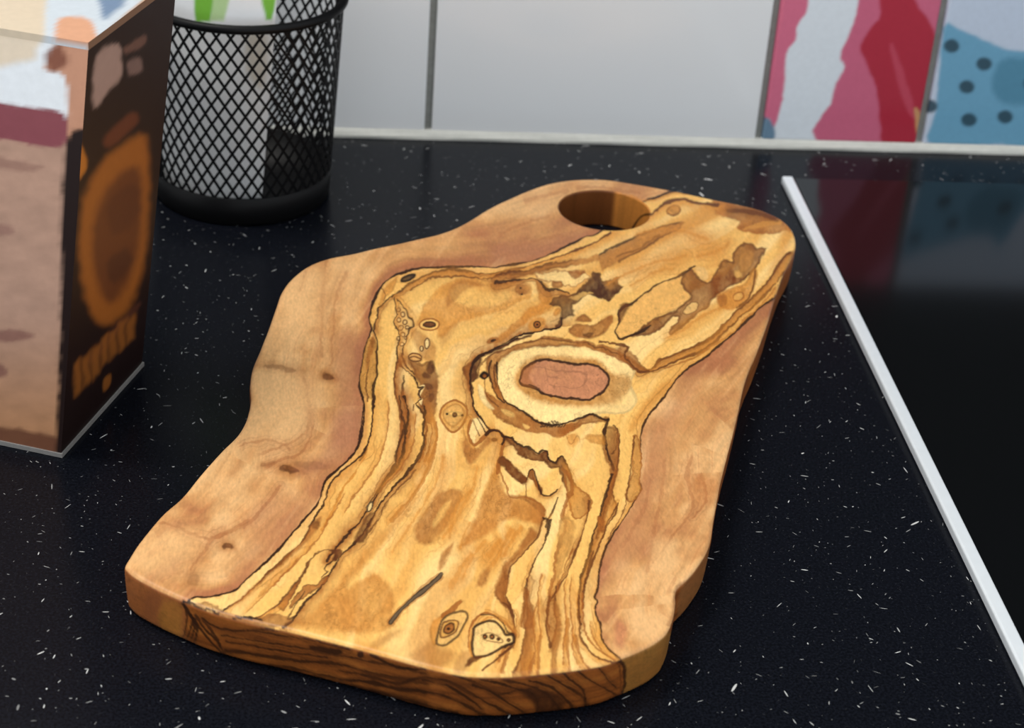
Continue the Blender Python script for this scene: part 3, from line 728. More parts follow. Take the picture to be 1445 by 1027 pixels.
Ln(D('785 935 720 980 650 1002 590 985'), 1.8, DBR, .9, 2, halo='D', hcol=AMB, hw=8, ha=.7)
R_(D('380 940 460 930 540 970 660 1000 780 985 840 1010 760 1040 600 1035 480 1020 400 985'), lin('8f5526'), .75, 5, 3)
Ln(D('350 930 400 940 440 965 480 965 540 1000 640 995 700 1010'), 2.2, BLK, .9, 3)
# the crack with dark filling
for w, c, a in ((9, BRN, .6), (3.9, lin('2a1c12'), .95), (1.9, lin('6b573f'), .8)):
    Ln(E_('555 800 540 820 500 855 440 902 385 950 340 1000 325 1020'), w, c, a, .8, taper=w > 7)

# knots
Ov(605.5, 457.8, 15, 8.5, -4, YEL, .95, 2, 1, rim=BRN, rw=1.4); Ov(606, 457.8, 9, 4, -6, lin('6a3c1a'), .95, 2, 1, rim=LINE, rw=1.2)
Ov(602.5, 484.5, 4, 8, 5, PALE, .95, 1.5, 1, rim=DBR, rw=1.2); Ov(595, 492, 2.4, 4, 0, PALE, .9, 1.5, 1, rim=DBR, rw=1)
Ov(585.5, 504.5, 10, 6, 5, lin('d99f58'), .9, 2, 1, rim=DBR, rw=1.2); Ln(pts('578 505 584 503 593 506'), 1.2, DBR, .8, .5)
Ov(695, 479.5, 9, 4, -20, BRN, .8, 3, 1); Ov(696, 480, 4, 2, -20, LINE, .9, 1.5, .6)
Ov(758, 457, 14, 10, -25, AMB, .7, 4, 1.5); Ov(758, 457.5, 5, 5, 0, BRN, .9, 1.5, .6, rim=LINE, rw=1.2); Ov(758, 457.5, 1.6, 1.6, 0, BLK, 1, 1)
Ov(737.5, 409, 10, 8, 0, BRN, .65, 5, 2.5); Ov(735, 406.5, 1.6, 1.3, 0, BLK, .9, 1); Ov(736.5, 415.5, 1.6, 1.3, 0, BLK, .9, 1)
R_(B('1005 752 1050 780 1056 830 1012 892 972 892 933 830 940 788 970 762'), lin('d6984a'), .95, 2, 1, rim=BRN, rw=1.8)
R_(B('1003 770 1036 788 1040 825 1005 868 978 868 950 828 955 795'), lin('dca458'), .9, 2, 1, rim=lin('b87c38'), rw=1.2)
Ov(641.5, 584, 10, 4, 2, YEL, .9, 2, .5); Ov(641.5, 585, 3.4, 3.4, 0, DBR, .95, 1.5, .5); Ov(631, 584, 1.6, 1.3, 0, BLK, 1, 1, .2); Ov(652.5, 586, 1.6, 1.3, 0, BLK, 1, 1, .2)
Ov(951, 297, 10, 7, -10, lin('b37a38'), .8, 2, 2, rim=DBR, rw=1.3)

# handle end of the heartwood
Ln(A('700 237 730 215 760 185 800 172 850 165 890 180 940 183 1000 190'), 2.2, DBR, .95, 2, halo='D', hcol=AMB, hw=8, ha=.7)
Ln(A('610 150 700 170 800 140 850 140 990 150'), 2, AMB, .6, 2)
R_(A('850 265 832 296 782 322 722 357 642 402 572 442 522 467 482 492 470 445 400 458 300 473 222 492 150 500 60 500 160 482 250 462 340 440 430 425 520 390 600 350 680 315 760 285'), lin('a86a2e'), .9, 4, 3, mottle=.35)
Ln(A('850 265 760 283 680 312 600 348 520 386 470 412'), 2.2, LINE, .85, 2.5, taper=True); Ln(A('540 430 640 385 740 330'), 2, DBR, .6, 3, taper=True); Ln(A('840 290 760 330 660 390 560 445'), 1.5, DBR, .7, 2)
R_(A('180 500 240 495 340 490 400 500 430 520 380 545 330 560 260 545 200 530'), PALE, .6, 5, 4, rim=BRN, rw=1.3, ra=.6)
R_(A('250 545 290 540 300 560 265 570'), BRN, .8, 3, 3); R_(A('330 490 400 488 380 512 340 512'), BRN, .8, 4, 3)
R_(A('440 485 472 500 482 530 520 530 562 515 546 545 577 560 540 590 520 627 470 612 420 602 380 622 342 642 345 690 310 712 290 752 265 740 300 700 290 650 240 642 260 602 320 602 370 577 400 550 430 520'), lin('4a2611'), .95, 2.5, 3.2, sm=False, mottle=.3)
R_(A('330 612 380 590 440 590 420 600 380 615'), YEL, .6, 3, 3); R_(A('268 660 292 662 285 690 262 690'), AMB, .8, 3, 2)
Ln(A('0 540 60 530 110 525 170 520 200 540 225 575 280 575 330 590'), 2.0, LINE, .9, 2.4, halo='D', hcol=BRN, hw=7, ha=.65)
Ln(A('300 705 290 745 240 752 160 768'), 2, LINE, .9, 2)
R_(A('905 468 860 490 800 520 740 545 680 585 620 630 577 650 556 680 562 720 541 760 552 792 577 797 640 775 720 700 840 650 880 600 870 530'), lin('e3aa5c'), .85, 3, 2)
R_(A('850 500 890 485 932 535 970 540 985 510 1010 470 1030 440 1070 450 1080 410 1110 375 1160 365 1180 385 1216 390 1196 430 1182 470 1130 520 1100 540 1050 560 1010 590 980 612 960 650 910 682 870 722 800 772 778 766 830 702 800 690 770 722 720 772 660 777 600 792 640 762 690 720 760 690 840 650 880 600 850 570 838 530'), lin('7a3e10'), .93, 3, 3, rim=lin('5a3116'), rw=1.8, ra=.6, mottle=.35)
R_(A('880 630 912 635 900 672 860 688 846 672'), lin('deb06a'), .85, 3, 2, rim=DBR, rw=1); R_(A('1080 490 1110 488 1112 515 1085 520'), lin('d9a254'), .8, 3, 2)
R_(A('1110 410 1160 395 1165 450 1120 500 1095 470'), lin('b57a38'), .75, 5, 2); R_(A('905 480 945 480 960 515 935 530'), lin('e0b06a'), .8, 3, 2)
Ln(A('905 470 860 490 800 520 740 545 680 585 620 630 577 650 556 680 562 720 541 760 552 792 577 797 640 770 700 735'), 2.4, LINE, .95, 2)
R_(A('560 645 600 635 580 690 560 720'), DBR, .7, 4, 2)
R_(A('1000 600 1050 570 1130 540 1160 480 1182 500 1162 580 1130 640 1062 667 1020 652'), AMB, .8, 5, 2); Ln(A('1172 490 1166 550 1142 612 1092 657'), 1.5, DBR, .85, 1.5); R_(A('1000 600 1040 600 1040 650 1015 655'), BRN, .7, 5, 2)
Ov(700+1097/3.209, 230+605/3.209, 8, 6, -30, lin('d9a152'), .8, 2, 1, rim=BRN, rw=1.2)
# lines along the right side
R_(np.vstack([A('1345 400 1300 430 1262 500 1202 570 1150 620 1082 680 1032 730 972 790 902 830 800 870 742 890 700 930 660 942'), A('720 950 800 905 885 868 935 852 995 802 1055 742 1155 662 1225 592 1275 542 1330 470')]), lin('c48a44'), .8, 3, 3, mottle=.3)
Ln(A('1330 405 1300 430 1262 500 1202 570 1150 620 1082 680 1032 730 972 790 902 830 800 870 742 890 700 930 650 942'), 2.2, DBR, .95, 2, halo='D', hcol=BRN, hw=6, ha=.6)
Ln(A('1330 470 1275 540 1225 590 1155 660 1055 740 995 800 935 850 885 866 800 902 700 942 660 945'), 1.8, DBR, .9, 2.4, halo='U', hcol=AMB, hw=5, ha=.6)
Ln(A('1320 500 1250 590 1160 680 1060 770 960 840 870 890 760 930'), 1.4, BRN, .8, 2.5)
R_(A('590 835 620 868 652 910 682 936 650 942 600 920 560 880 545 840'), BRN, .85, 4, 4, mottle=.3)
Ln(A('470 810 540 822 600 842 580 870 610 910 650 942 690 938'), 2, DBR, .9, 3.5)
Ln(RIGHT, 2.0, LINE, .95, 1.6, halo='L', hcol=AMB, hw=7, ha=.6)
# lower right lines
R_(C_('945 560 970 580 980 680 970 760 985 800 940 862 912 832 935 730'), lin('be8440'), .85, 3, 3, rim=BRN, rw=1.3, ra=.7)
Ln(C_('950 560 938 640 932 700 922 780 915 850 900 890 870 960 830 1027'), 1.6, DBR, .8, 2.5)
R_(C_('815 520 850 530 882 550 880 640 872 720 846 800 828 900 800 1000 770 1040 790 940 820 840 840 730 812 640 803 570'), lin('7a4218'), .88, 3, 3, mottle=.35)
Ln(C_('828 490 815 520 812 565 832 640 847 700 857 740 832 830 812 900 792 970 772 1027'), 2.5, LINE, .95, 2.5)
Ln(C_('848 520 870 545 868 600 850 640'), 1.5, LINE, .8, 3)
R_(C_('640 560 680 550 700 580 740 560 800 560 820 600 780 600 720 580 690 590 655 610'), AMB, .6, 5, 3); Ln(C_('640 560 660 600 690 560 700 590'), 1.4, BRN, .7, 1.5)
Ln(C_('880 560 876 650 862 730 846 820 868 890 832 960 802 1027'), 1.7, DBR, .9, 2.2, halo='L', hcol=BRN, hw=6, ha=.6)
# "bird" knot, loop and the zig-zag bands
R_(C_('200 505 196 560 222 602 262 570 290 542 262 500 235 478'), PALE, .8, 3, 1)
Ln(C_('205 495 195 525 197 565 222 602 262 572 300 535 335 538 358 575 347 640 332 690 326 730'), 3.2, BRN, .9, 1.5, halo='L', hcol=AMB, hw=8, ha=.6)
Ln(C_('235 480 255 510 272 545'), 1.3, LINE, .9, .8); Ln(C_('215 490 232 530 245 560'), 1.1, DBR, .8, .8); Ln(C_('250 470 275 515 292 535'), 1.5, LINE, .9, .8)
Ln(C_('275 558 300 536 335 540 358 572 350 600'), 2.4, LINE, .95, 1.2)
Ov(697.8, 620.5, 4.2, 2.6, 0, DBR, .95, 1.5, .5); Ov(697.8, 620.5, 8, 5, 0, AMB, .35, 3)
R_(C_('165 600 180 655 205 690 255 640 300 590 280 570 240 610 205 610 190 570'), BRN, .75, 7, 2)
R_(C_('355 560 390 560 412 600 470 610 505 642 548 628 562 662 590 685 610 655 645 695 672 768 655 830 622 765 606 705 570 705 540 675 498 672 440 656 400 622 380 590'), lin('703c15'), .94, 2.5, 3.0, sm=False)
Ln(C_('350 565 395 562 412 598 470 608 510 640 532 625 552 632 560 665 590 682 612 652 642 692 656 722 672 770 685 795'), 2, LINE, .95, 2.8, sm=False)
R_(C_('345 652 392 685 442 728 464 760 440 782 398 748 350 702 333 680'), lin('703c15'), .92, 3, 2.5)
R_(C_('486 708 502 758 532 800 524 825 492 772 468 742'), lin('703c15'), .9, 2, 2); Ln(C_('460 762 486 712 512 772 527 822 562 832 598 802'), 1.8, LINE, .9, 2, halo='D', hcol=BRN, hw=4, ha=.7)
Ln(C_('456 780 455 850'), 1.4, DBR, .8, 1); Ln(C_('600 840 575 905 550 950'), 1.5, LINE, .9, 1)
R_(C_('470 840 520 870 545 910 535 945 505 900 440 850 380 835 400 825'), lin('9c5f28'), .75, 4, 2.5)
Ln(C_('330 690 345 740 375 800 385 835 440 838 500 858 540 900'), 1.8, BRN, .8, 2)
# long stripes to the front
Ln(E_('1020 545 985 640 920 712 870 772 852 842 852 902 870 960 880 1010'), 1.8, DBR, .9, 2, halo='L', hcol=BRN, hw=7, ha=.6)
Ln(E_('1050 560 1040 600 1028 645 985 732 957 802 932 862 942 902 932 960 922 1027'), 1.8, LINE, .92, 2.2, halo='L', hcol=AMB, hw=5, ha=.5); Ln(E_('1015 545 1040 560 1030 590'), 2, LINE, .85, 2)
R_(E_('925 860 950 880 937 930 960 980 978 1040 915 1040 925 940'), BRN, .8, 4, 2.5)
R_(E_('1105 320 1152 400 1192 420 1232 460 1222 520 1160 552 1140 500 1125 430'), lin('c28a44'), .85, 3, 3, rim=BRN, rw=1.5, ra=.8)
Ln(E_('1120 340 1150 405 1122 470 1102 540 1122 590 1092 660 1072 750 1062 830 1040 900'), 3.5, BRN, .8, 3, halo='R', hcol=AMB, hw=8, ha=.6)
R_(E_('1090 560 1150 560 1150 640 1110 760 1070 830 1085 700'), lin('c48c46'), .7, 6, 3)
Ln(E_('1222 470 1220 520 1202 600 1172 680 1132 780 1082 870 1042 930 1036 1000 1047 1040'), 2.0, DBR, .92, 2, halo='L', hcol=BRN, hw=5, ha=.7)
Ln(E_('1150 690 1112 780 1080 865 1060 920'), 1.6, BRN, .85, 2)
Ln(E_('1327 350 1292 460 1272 540 1242 620 1222 720 1192 800 1182 880 1172 960 1182 1030'), 2.3, LINE, .92, 2.2, halo='R', hcol=BRN, hw=7, ha=.75)
Ln(E_('1357 480 1312 560 1282 640 1242 740 1212 830 1202 900 1192 960'), 1.7, DBR, .9, 2, halo='L', hcol=AMB, hw=5, ha=.6)
R_(E_('1265 540 1300 560 1290 610 1265 600'), BRN, .8, 4, 2)
Ln(F('295 560 295 640 300 700 330 750 370 780 430 792'), 2.1, DBR, .9, 2.2, halo='L', hcol=AMB, hw=6, ha=.6); Ln(F('310 540 308 640 325 700 360 745 420 780'), 1.5, BRN, .85, 2.2)
Ln(F('345 400 325 470 312 540'), 1.5, DBR, .8, 2)
Ln(F('190 560 180 640 186 700 195 738'), 2, DBR, .95, 1.6); Ln(F('215 520 205 600 216 650 202 710 192 742'), 1.6, DBR, .85, 2, halo='R', hcol=BRN, hw=5, ha=.6)
R_(F('187 560 216 590 232 640 228 700 218 765 215 830 195 830 200 745 186 690'), BRN, .7, 5, 2.5)
Ln(F('112 500 106 560 112 610 104 680 90 760 60 830'), 1.8, DBR, .85, 2, halo='R', hcol=BRN, hw=9, ha=.7)
R_(F('100 540 116 560 138 640 133 720 122 830 85 830 106 700 95 620'), BRN, .75, 5, 2.5)
for s in ('60 690 40 760 20 830', '40 720 10 790', '160 700 150 760 150 835', '255 640 250 720 262 820', '280 700 300 770 330 815', '135 760 120 830'):
    Ln(F(s), 3.4, BRN, .75, 2, halo='L', hcol=AMB, hw=7, ha=.6)
Ln(F('40 560 60 620 65 690 50 740 10 770'), 1.8, DBR, .9, 1.5)
R_(K('700 80 670 130 658 180 690 217 717 228 702 190 717 120'), BRN, .7, 4, 2); Ln(K('690 210 712 222 727 262 742 312 747 352 735 392 690 432 640 472 605 500'), 1.9, DBR, .95, 1.2)
for s_ in ('150 560 130 640 140 720 135 800', '60 600 75 660 60 740', '250 480 240 560 246 640 240 720 238 800', '270 470 262 560 268 660 275 760 300 815', '165 470 150 540 150 620 160 700', '335 640 345 700 385 760 425 785'):
    Ln(F(s_), 1.2, BRN, .75, 2.2, halo='R', hcol=AMB, hw=4, ha=.5, taper=True)
for s_ in ('1270 0 1280 90 1262 190 1240 280 1180 370 1120 450 1080 520', '1400 60 1395 170 1370 260 1300 360 1240 430', '1090 420 1020 540 960 640 880 730 790 820 700 900', '880 720 780 830 690 920 640 970'):
    Ln(D(s_), 1.2, BRN, .7, 2.4, halo='L', hcol=AMB, hw=5, ha=.5, taper=True)
for s_ in ('700 420 640 470 600 560 590 640', '720 300 700 400 640 520 560 640', '560 250 545 360 480 480 400 600 330 700', '760 640 700 720 650 820', '690 560 660 620 640 690'):
    Ln(E_(s_), 2.4, AMB, .5, 2.4, halo='B', hcol=AMB, hw=8, ha=.4, taper=True)
for s_ in ('620 330 720 300 820 300 960 340', '480 560 600 500 720 450 860 420', '600 560 700 500 800 480', '740 800 840 760 940 690 1060 640', '900 430 1000 400 1060 360'):
    Ln(A(s_), 2.2, AMB, .55, 2.6, halo='B', hcol=AMB, hw=8, ha=.45, taper=True)
# the two front knots
R_(K('385 300 440 258 475 252 430 300 410 390 385 370'), AMB, .8, 4, 2)
Ln(K('522 198 470 248 438 268'), 5.5, BRN, .9, 1.5, taper=True)
R_(K('465 260 520 245 545 265 532 300 502 350 450 392 408 386 414 340 430 290'), lin('deab60'), .95, 2, 1, rim=LINE, rw=2.0)
R_(K('445 292 490 285 505 300 490 335 450 360 425 355 430 315'), lin('cf9648'), .9, 2, 1, rim=DBR, rw=1.4)
R_(K('462 298 482 300 486 325 460 345 440 335 445 312'), BRN, .9, 2, 1, rim=LINE, rw=1.4); Ov(633.5, 887, 2.3, 2.3, 0, BLK, .9, 1)
for s, w_, c_ in (('545 400 548 340 562 295 600 258 640 258 690 288 722 318 745 350', 2.4, BRN), ('560 440 552 390 570 330 620 278 660 275 700 305', 2.0, AMB)):
    Ln(K(s), w_, c_, .9, 1.5, halo='R', hcol=AMB, hw=5, ha=.6)
R_(K('570 312 620 290 660 290 690 320 706 345 732 345 737 380 690 402 640 432 600 442 570 442 558 392 565 342'), lin('ebc078'), .95, 2, 1, rim=LINE, rw=2.4, ra=.95)
Ln(K('600 262 650 265 692 298 710 335 735 345 740 378 700 400'), 2.2, LINE, .85, 1.2)
for x, y, r_ in ((615, 356, 9), (645, 356, 10), (672, 366, 6), (716, 370, 7)):
    Ov(480+x/3.01, 780+y/3.01, r_/3, r_/3, 0, BRN, .95, 1, .3, rim=BLK, rw=1.3)
Ln(K('600 350 640 340 680 360 690 380 640 376 605 366'), 1.1, DBR, .8, .6)
R_(K('572 438 610 440 570 462 530 482 540 455'), DBR, .85, 4, 2)

tp.C *= (1+0.05*vnoise(U/2.2, V/2.2, 5)+0.04*fbm(U/9, V/20, 6, 2))[:, None]
COL = np.zeros((len(VV), 3)); COL[tid] = tp.C

# ---------------------------------------------------------------- grain of the sides
sid = np.nonzero(KIND == 1.0)[0]
Us, Vs = trace_uv(VV[sid]); zs = VV[sid][:, 2]; ss = SARC[sid]
sp = Paint(Us, Vs, lin('8e4e1e'), 71, wood=True)
st = fbm(ss/0.03+3*fbm(ss/0.02, zs/0.01, 73, 2)*0.2, zs/0.0018+2.0*fbm(ss/0.025, zs/0.02, 74, 2), 75, 3)
w = smooth(0, .6, st)[:, None]*.5; sp.C = sp.C*(1-w)+lin('a5652a')*w
w = smooth(.0, .6, -st)[:, None]*.75; sp.C = sp.C*(1-w)+lin('5a2f12')*w
sp.C *= (1+0.10*fbm(ss/0.006, zs/0.0008, 77, 2))[:, None]
vis = FACE[sid] > 0.02
S_ = lambda p_, w_, c_=LINE, a_=.9, **k: sp.line(p_, w_, c_, a_, 1.5, mask=vis, **k)
sp.region(G('40 60 100 60 220 150 345 215 365 270 355 340 330 430 180 360 40 250'), lin('985a30'), .9, 8, 3, mask=vis, mottle=.2)
sp.region(G('180 170 250 200 220 300 170 290'), lin('7c4526'), .5, 16, 3, mask=vis)
sp.region(G('250 220 340 240 345 330 320 400 250 340'), lin('a9702e'), .6, 10, 3, mask=vis)
sp.region(K('1190 440 1300 400 1420 330 1445 500 1330 620 1205 600 1215 500'), lin('97682f'), .92, 4, 2, mask=vis, mottle=.2)
sp.region(F('640 700 620 760 600 830 620 800 700 640 790 440 800 330 760 380 690 480 650 560 645 640'), lin('8c5a30'), .85, 5, 2, mask=vis, mottle=.3)
for s in ('345 225 366 270 362 340 330 412', '352 235 392 300 372 370 345 420', '400 300 412 350 392 440', '405 285 442 340 502 400 545 475', '372 270 422 340 472 400 512 440 532 480', '385 280 400 330 380 400 365 430', '430 300 470 340 520 420'):
    S_(G(s), 2.6)
for s, w_ in (('430 295 520 345 640 352 760 345', 2), ('520 372 700 402 900 432 1100 472 1300 512 1445 548', 1.8), ('540 440 700 462 900 492 1050 502 1200 547 1445 592', 3.2), ('560 472 650 502 850 522 1000 562 1200 587 1445 632', 2.6),
              ('700 525 850 547 1000 582 1200 622 1445 682', 3.4), ('540 400 700 428 900 460 1000 470', 1.6), ('800 560 1000 610 1200 660 1445 705', 2.0), ('640 350 800 375 960 400 1100 440', 1.6), ('930 425 1010 440 1060 450', 4)):
    S_(G(s), w_, halo='B', hcol=lin('6b3a17'), hw=4, ha=.5)
for s, w_ in (('0 500 100 520 250 555 330 532 450 542 560 602 640 642 740 692', 2.6), ('0 540 130 550 250 580 380 590 480 622 560 662 640 705', 3.4), ('0 572 150 592 270 622 400 652 520 692', 2.4), ('130 432 260 490 400 492 500 522 600 562 680 602 760 582 822 602 842 652 822 690', 2.4),
              ('350 540 450 562 520 602 600 662', 2), ('700 542 800 562 880 602 920 652 960 690', 2.4), ('800 542 880 562 940 602 990 662', 2.4), ('880 520 950 562 1020 602 1060 655', 2.2), ('930 490 980 542 1030 582 1042 645', 2), ('1010 500 1060 542 1120 572 1172 605', 2),
              ('560 560 640 590 720 640 800 690', 2), ('600 540 700 560 780 590', 2), ('1100 490 1130 530 1170 570', 1.6)):
    S_(K(s), w_, halo='B', hcol=lin('6b3a17'), hw=4, ha=.5)
sp.region(K('760 582 832 572 932 602 952 642 902 692 842 692 822 642'), lin('3c1f0e'), .8, 8, 3, mask=vis)
S_(K('1178 448 1206 490 1207 550 1195 612'), 3.0); S_(K('1165 455 1190 500 1190 590'), 1.6, DBR)
sp.oval(508.7, 923.3, 4.5, 4.5, 0, lin('2a1510'), .9, 3, 1)
COL[sid] = sp.C
# wall of the finger hole
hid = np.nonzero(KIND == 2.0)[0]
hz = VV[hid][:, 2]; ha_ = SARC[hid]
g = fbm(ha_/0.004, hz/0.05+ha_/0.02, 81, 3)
lit_heart = smooth(0.010, 0.0135, VV[hid][:, 0]-HC[0]+0.12*(VV[hid][:, 1]-HC[1]))[:, None]
hc = (lin('6a3c1a')*(1-lit_heart)+lin('c27c36')*lit_heart)*(1+0.25*g)[:, None]  # dark end grain with shade painted in; heartwood at right painted brighter, as lit
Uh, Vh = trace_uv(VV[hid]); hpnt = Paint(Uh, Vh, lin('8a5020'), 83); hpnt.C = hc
fm = (VV[hid][:, 1] > HC[1]-0.012) & (VV[hid][:, 0] > HC[0]+0.012)
hpnt.line(pts('919 302 908 303 900 311 893 321'), 3.4, LINE, .95, 1, mask=fm)
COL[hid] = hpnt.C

bme = np_mesh('cutting_board', VV, np.concatenate(quads), np.concatenate([TT, TB]))
set_colour(bme, np.clip(COL, 0.001, 1))
m_wood = mat_tint('oiled_olive_wood', 0.42, spec=0.30, nscale=(900, 260, 900), amount=0.13, bump=0.25)
board = link('cutting_board', bme, m_wood)
tag(board, 'olive wood cutting board with swirling dark grain and a round finger hole', 'cutting board')

# ================================================================== WIRE MESH PEN CUP
m_black = mat_new('black_coated_steel', 0.45, (0.004, 0.004, 0.0045), spec=0.15, noise=0.2, nscale=120)
CC = np.array([-0.0357, 0.987]); CZ0, CZ1, CR0, CR1 = 0.0165, 0.113, 0.0478, 0.0540
def cup_r(z): return CR0+(CR1-CR0)*z/CZ1
cup = bpy.data.objects.new('pen_cup', None); scene.collection.objects.link(cup)
cup.location = (CC[0], CC[1], 0)
tag(cup, 'black wire mesh pen cup standing by the tiled wall', 'pen cup')
def lathe(bm, prof, n=96):
    rings = [[bm.verts.new((r*math.cos(2*math.pi*i/n), r*math.sin(2*math.pi*i/n), z)) for i in range(n)] for r, z in prof]
    for a, b in zip(rings, rings[1:]):
        for i in range(n): bm.faces.new((a[i], a[(i+1) % n], b[(i+1) % n], b[i]))
    return rings
bm = bmesh.new()
rg = lathe(bm, [(0.0445, 0.0003), (CR0-0.0006, 0.0006), (CR0+0.0002, 0.0018), (cup_r(CZ0)+0.0004, CZ0), (cup_r(CZ0)-0.0004, CZ0+0.0004), (cup_r(CZ0)-0.0010, CZ0), (CR0-0.0022, 0.0030), (0.002, 0.0026)])
bm.faces.new(rg[-1]); bm.faces.new(rg[0][::-1])
bm_mesh('base', bm, m_black, cup, True)
bm = bmesh.new(); nW = 46; nS = 36
for sgn in (1, -1):
    for k in range(nW):
        prev = None
        for j in range(nS+1):
            z = CZ0-0.0005+(CZ1-CZ0)*j/nS
            th_ = 2*math.pi/nW*(k+sgn*z/0.0108); r = cup_r(z)-0.0002
            hw = 0.00080/r
            ring = [bm.verts.new((q*math.cos(th_+a), q*math.sin(th_+a), z)) for q, a in ((r+.0003, -hw), (r+.0003, hw), (r-.0003, hw), (r-.0003, -hw))]
            if prev:
                for i in range(4): bm.faces.new((prev[i], prev[(i+1) % 4], ring[(i+1) % 4], ring[i]))
            prev = ring
bm_mesh('wire_mesh', bm, m_black, cup, False)
bm = bmesh.new(); n = 96; m_ = 12; rr = 0.0024
rings = [[bm.verts.new(((CR1+rr*math.cos(2*math.pi*j/m_))*math.cos(2*math.pi*i/n), (CR1+rr*math.cos(2*math.pi*j/m_))*math.sin(2*math.pi*i/n), CZ1+rr*math.sin(2*math.pi*j/m_))) for j in range(m_)] for i in range(n)]
for i in range(n):
    for j in range(m_): bm.faces.new((rings[i][j], rings[(i+1) % n][j], rings[(i+1) % n][(j+1) % m_], rings[i][(j+1) % m_]))
bm_mesh('rim', bm, m_black, cup, True)

# folded leaflet standing in the cup
na_, nz_ = 110, 110
ang = np.linspace(0, 1, na_); zz_ = np.linspace(0.0034, 0.152, nz_)
AA, ZZ = np.meshgrid(ang, zz_)
TH = np.radians(-205+(130+ZZ*85)*AA)
RR_ = 0.0415+0.0015*np.sin(AA*9)+ZZ*0.018
lp = np.stack([RR_*np.cos(TH)+CC[0], RR_*np.sin(TH)+CC[1], ZZ], -1).reshape(-1, 3)
RI = RR_-0.0012
lp2 = np.stack([RI*np.cos(TH)+CC[0], RI*np.sin(TH)+CC[1], ZZ], -1).reshape(-1, 3)
I = np.arange(na_*nz_).reshape(nz_, na_); o2_ = na_*nz_
q1 = np.stack([I[:-1, :-1], I[:-1, 1:], I[1:, 1:], I[1:, :-1]], -1).reshape(-1, 4)
q2 = q1[:, ::-1]+o2_
lo_ = list(I[0, :])+list(I[1:, -1])+list(I[-1, -2::-1])+list(I[-2:0:-1, 0])
q3 = np.array([[lo_[i], lo_[i]+o2_, lo_[(i+1) % len(lo_)]+o2_, lo_[(i+1) % len(lo_)]] for i in range(len(lo_))])
LP = np.concatenate([lp, lp2])
lme = np_mesh('leaflet', LP, np.concatenate([q1, q2, q3]))
Ul, Vl = trace_uv(np.concatenate([lp, lp]))
lpnt = Paint(Ul, Vl, lin((252, 253, 254)), 91)
lpnt.region(pts('298 -60 338 -60 322 5 316 30 297 30'), lin((190, 224, 150)), .9, 6, 1, sm=False)
lpnt.region(pts('270 -60 302 -60 300 0 297 30 276 32'), lin((128, 196, 64)), 1, 5, 1, sm=False)
lpnt.region(pts('362 -60 398 -60 389 0 384 28 376 28 369 0'), lin((128, 196, 64)), 1, 5, 1, sm=False)
lpnt.region(pts('346 52 376 50 374 120 352 110'), lin((214, 204, 184)), .7, 16, 2)
set_colour(lme, lpnt.C)
leaf = link('leaflet', lme, mat_tint('printed_paper', 0.55, amount=0.02, nscale=(400, 400, 400)))
tag(leaf, 'white folded leaflet with green stripes standing in the mesh pen cup', 'leaflet')

# ================================================================== PRINTED CARTON
c0 = ground(86, 645)[:2]; c1 = ground(200, 517)[:2]
cs = (c1-c0)/np.hypot(*(c1-c0)); CD = float(np.hypot(*(c1-c0))); ceo = np.array([cs[1], -cs[0]])
CW, CH, FL = 0.112, 0.189, 0.115
carton = bpy.data.objects.new('carton', None); scene.collection.objects.link(carton)
cmid = c0-ceo*CW/2+cs*CD/2
carton.location = (cmid[0], cmid[1], 0)
tag(carton, 'brown printed cardboard carton with dark side panel and orange ring print', 'carton')
def cpt(a, b, z):
    """a: 0 left .. 1 right, b: 0 front .. 1 back; the two sides flare outwards towards the top"""
    h = FL*z
    x = -CW-h+(CW+2*h)*a
    return c0+ceo*x+cs*CD*b
def panel(fn, n, m):
    u, v = np.meshgrid(np.linspace(0, 1, n), np.linspace(0, 1, m))
    P = np.array([fn(a, b) for a, b in zip(u.ravel(), v.ravel())])
    I = np.arange(n*m).reshape(m, n)
    return P, np.stack([I[:-1, :-1], I[:-1, 1:], I[1:, 1:], I[1:, :-1]], -1).reshape(-1, 4)
def join(ps):
    V_, Q_, b = [], [], 0
    for P, q in ps: V_.append(P); Q_.append(q+b); b += len(P)
    return np.concatenate(V_), np.concatenate(Q_)
z0 = 0.0022
zf = lambda v: z0+(CH-z0)*v
f3 = lambda xy, z: np.array([xy[0], xy[1], z])
faces_ = [panel(lambda a, v: f3(cpt(a, 0, zf(v)), zf(v)), 80, 150), panel(lambda b, v: f3(cpt(1, b, zf(v)), zf(v)), 80, 150),
          panel(lambda a, v: f3(cpt(1-a, 1, zf(v)), zf(v)), 12, 12), panel(lambda b, v: f3(cpt(0, 1-b, zf(v)), zf(v)), 12, 12),
          panel(lambda a, b: f3(cpt(a, 1-b, z0), z0), 8, 8)]
CV, CQ = join(faces_)
cme = np_mesh('body', CV, CQ, smooth_shade=False)
nf = 80*150; ns = 80*150
Uc, Vc = trace_uv(CV)
fr = np.zeros(len(CV), bool); fr[:nf] = True
sd = np.zeros(len(CV), bool); sd[nf:nf+ns] = True
cp_ = Paint(Uc, Vc, lin((30, 14, 12)), 101)
cp_.C[fr] = lin((186, 148, 128))
gr = fbm(Uc/30, Vc/14, 103, 3)
t_ = smooth(420, 640, Vc)[:, None]
cp_.C[fr] = (cp_.C*(1-t_*.8)+lin((190, 134, 88))*t_*.8)[fr]
cp_.C[fr] *= (1+.14*gr[fr])[:, None]
Rf = lambda s, c, a=1, soft=6, jag=3: cp_.region(pts(s), lin(c), a, soft, jag, mask=fr)
Rs = lambda s, c, a=1, soft=6, jag=3, sm=True: cp_.region(pts(s), lin(c), a, soft, jag, mask=sd, sm=sm)
Rf('-60 -40 150 -40 130 100 118 170 -60 170', (236, 240, 244))
Rf('-60 -40 62 -10 62 40 52 72 40 86 -60 88', (232, 214, 190), 1, 14)
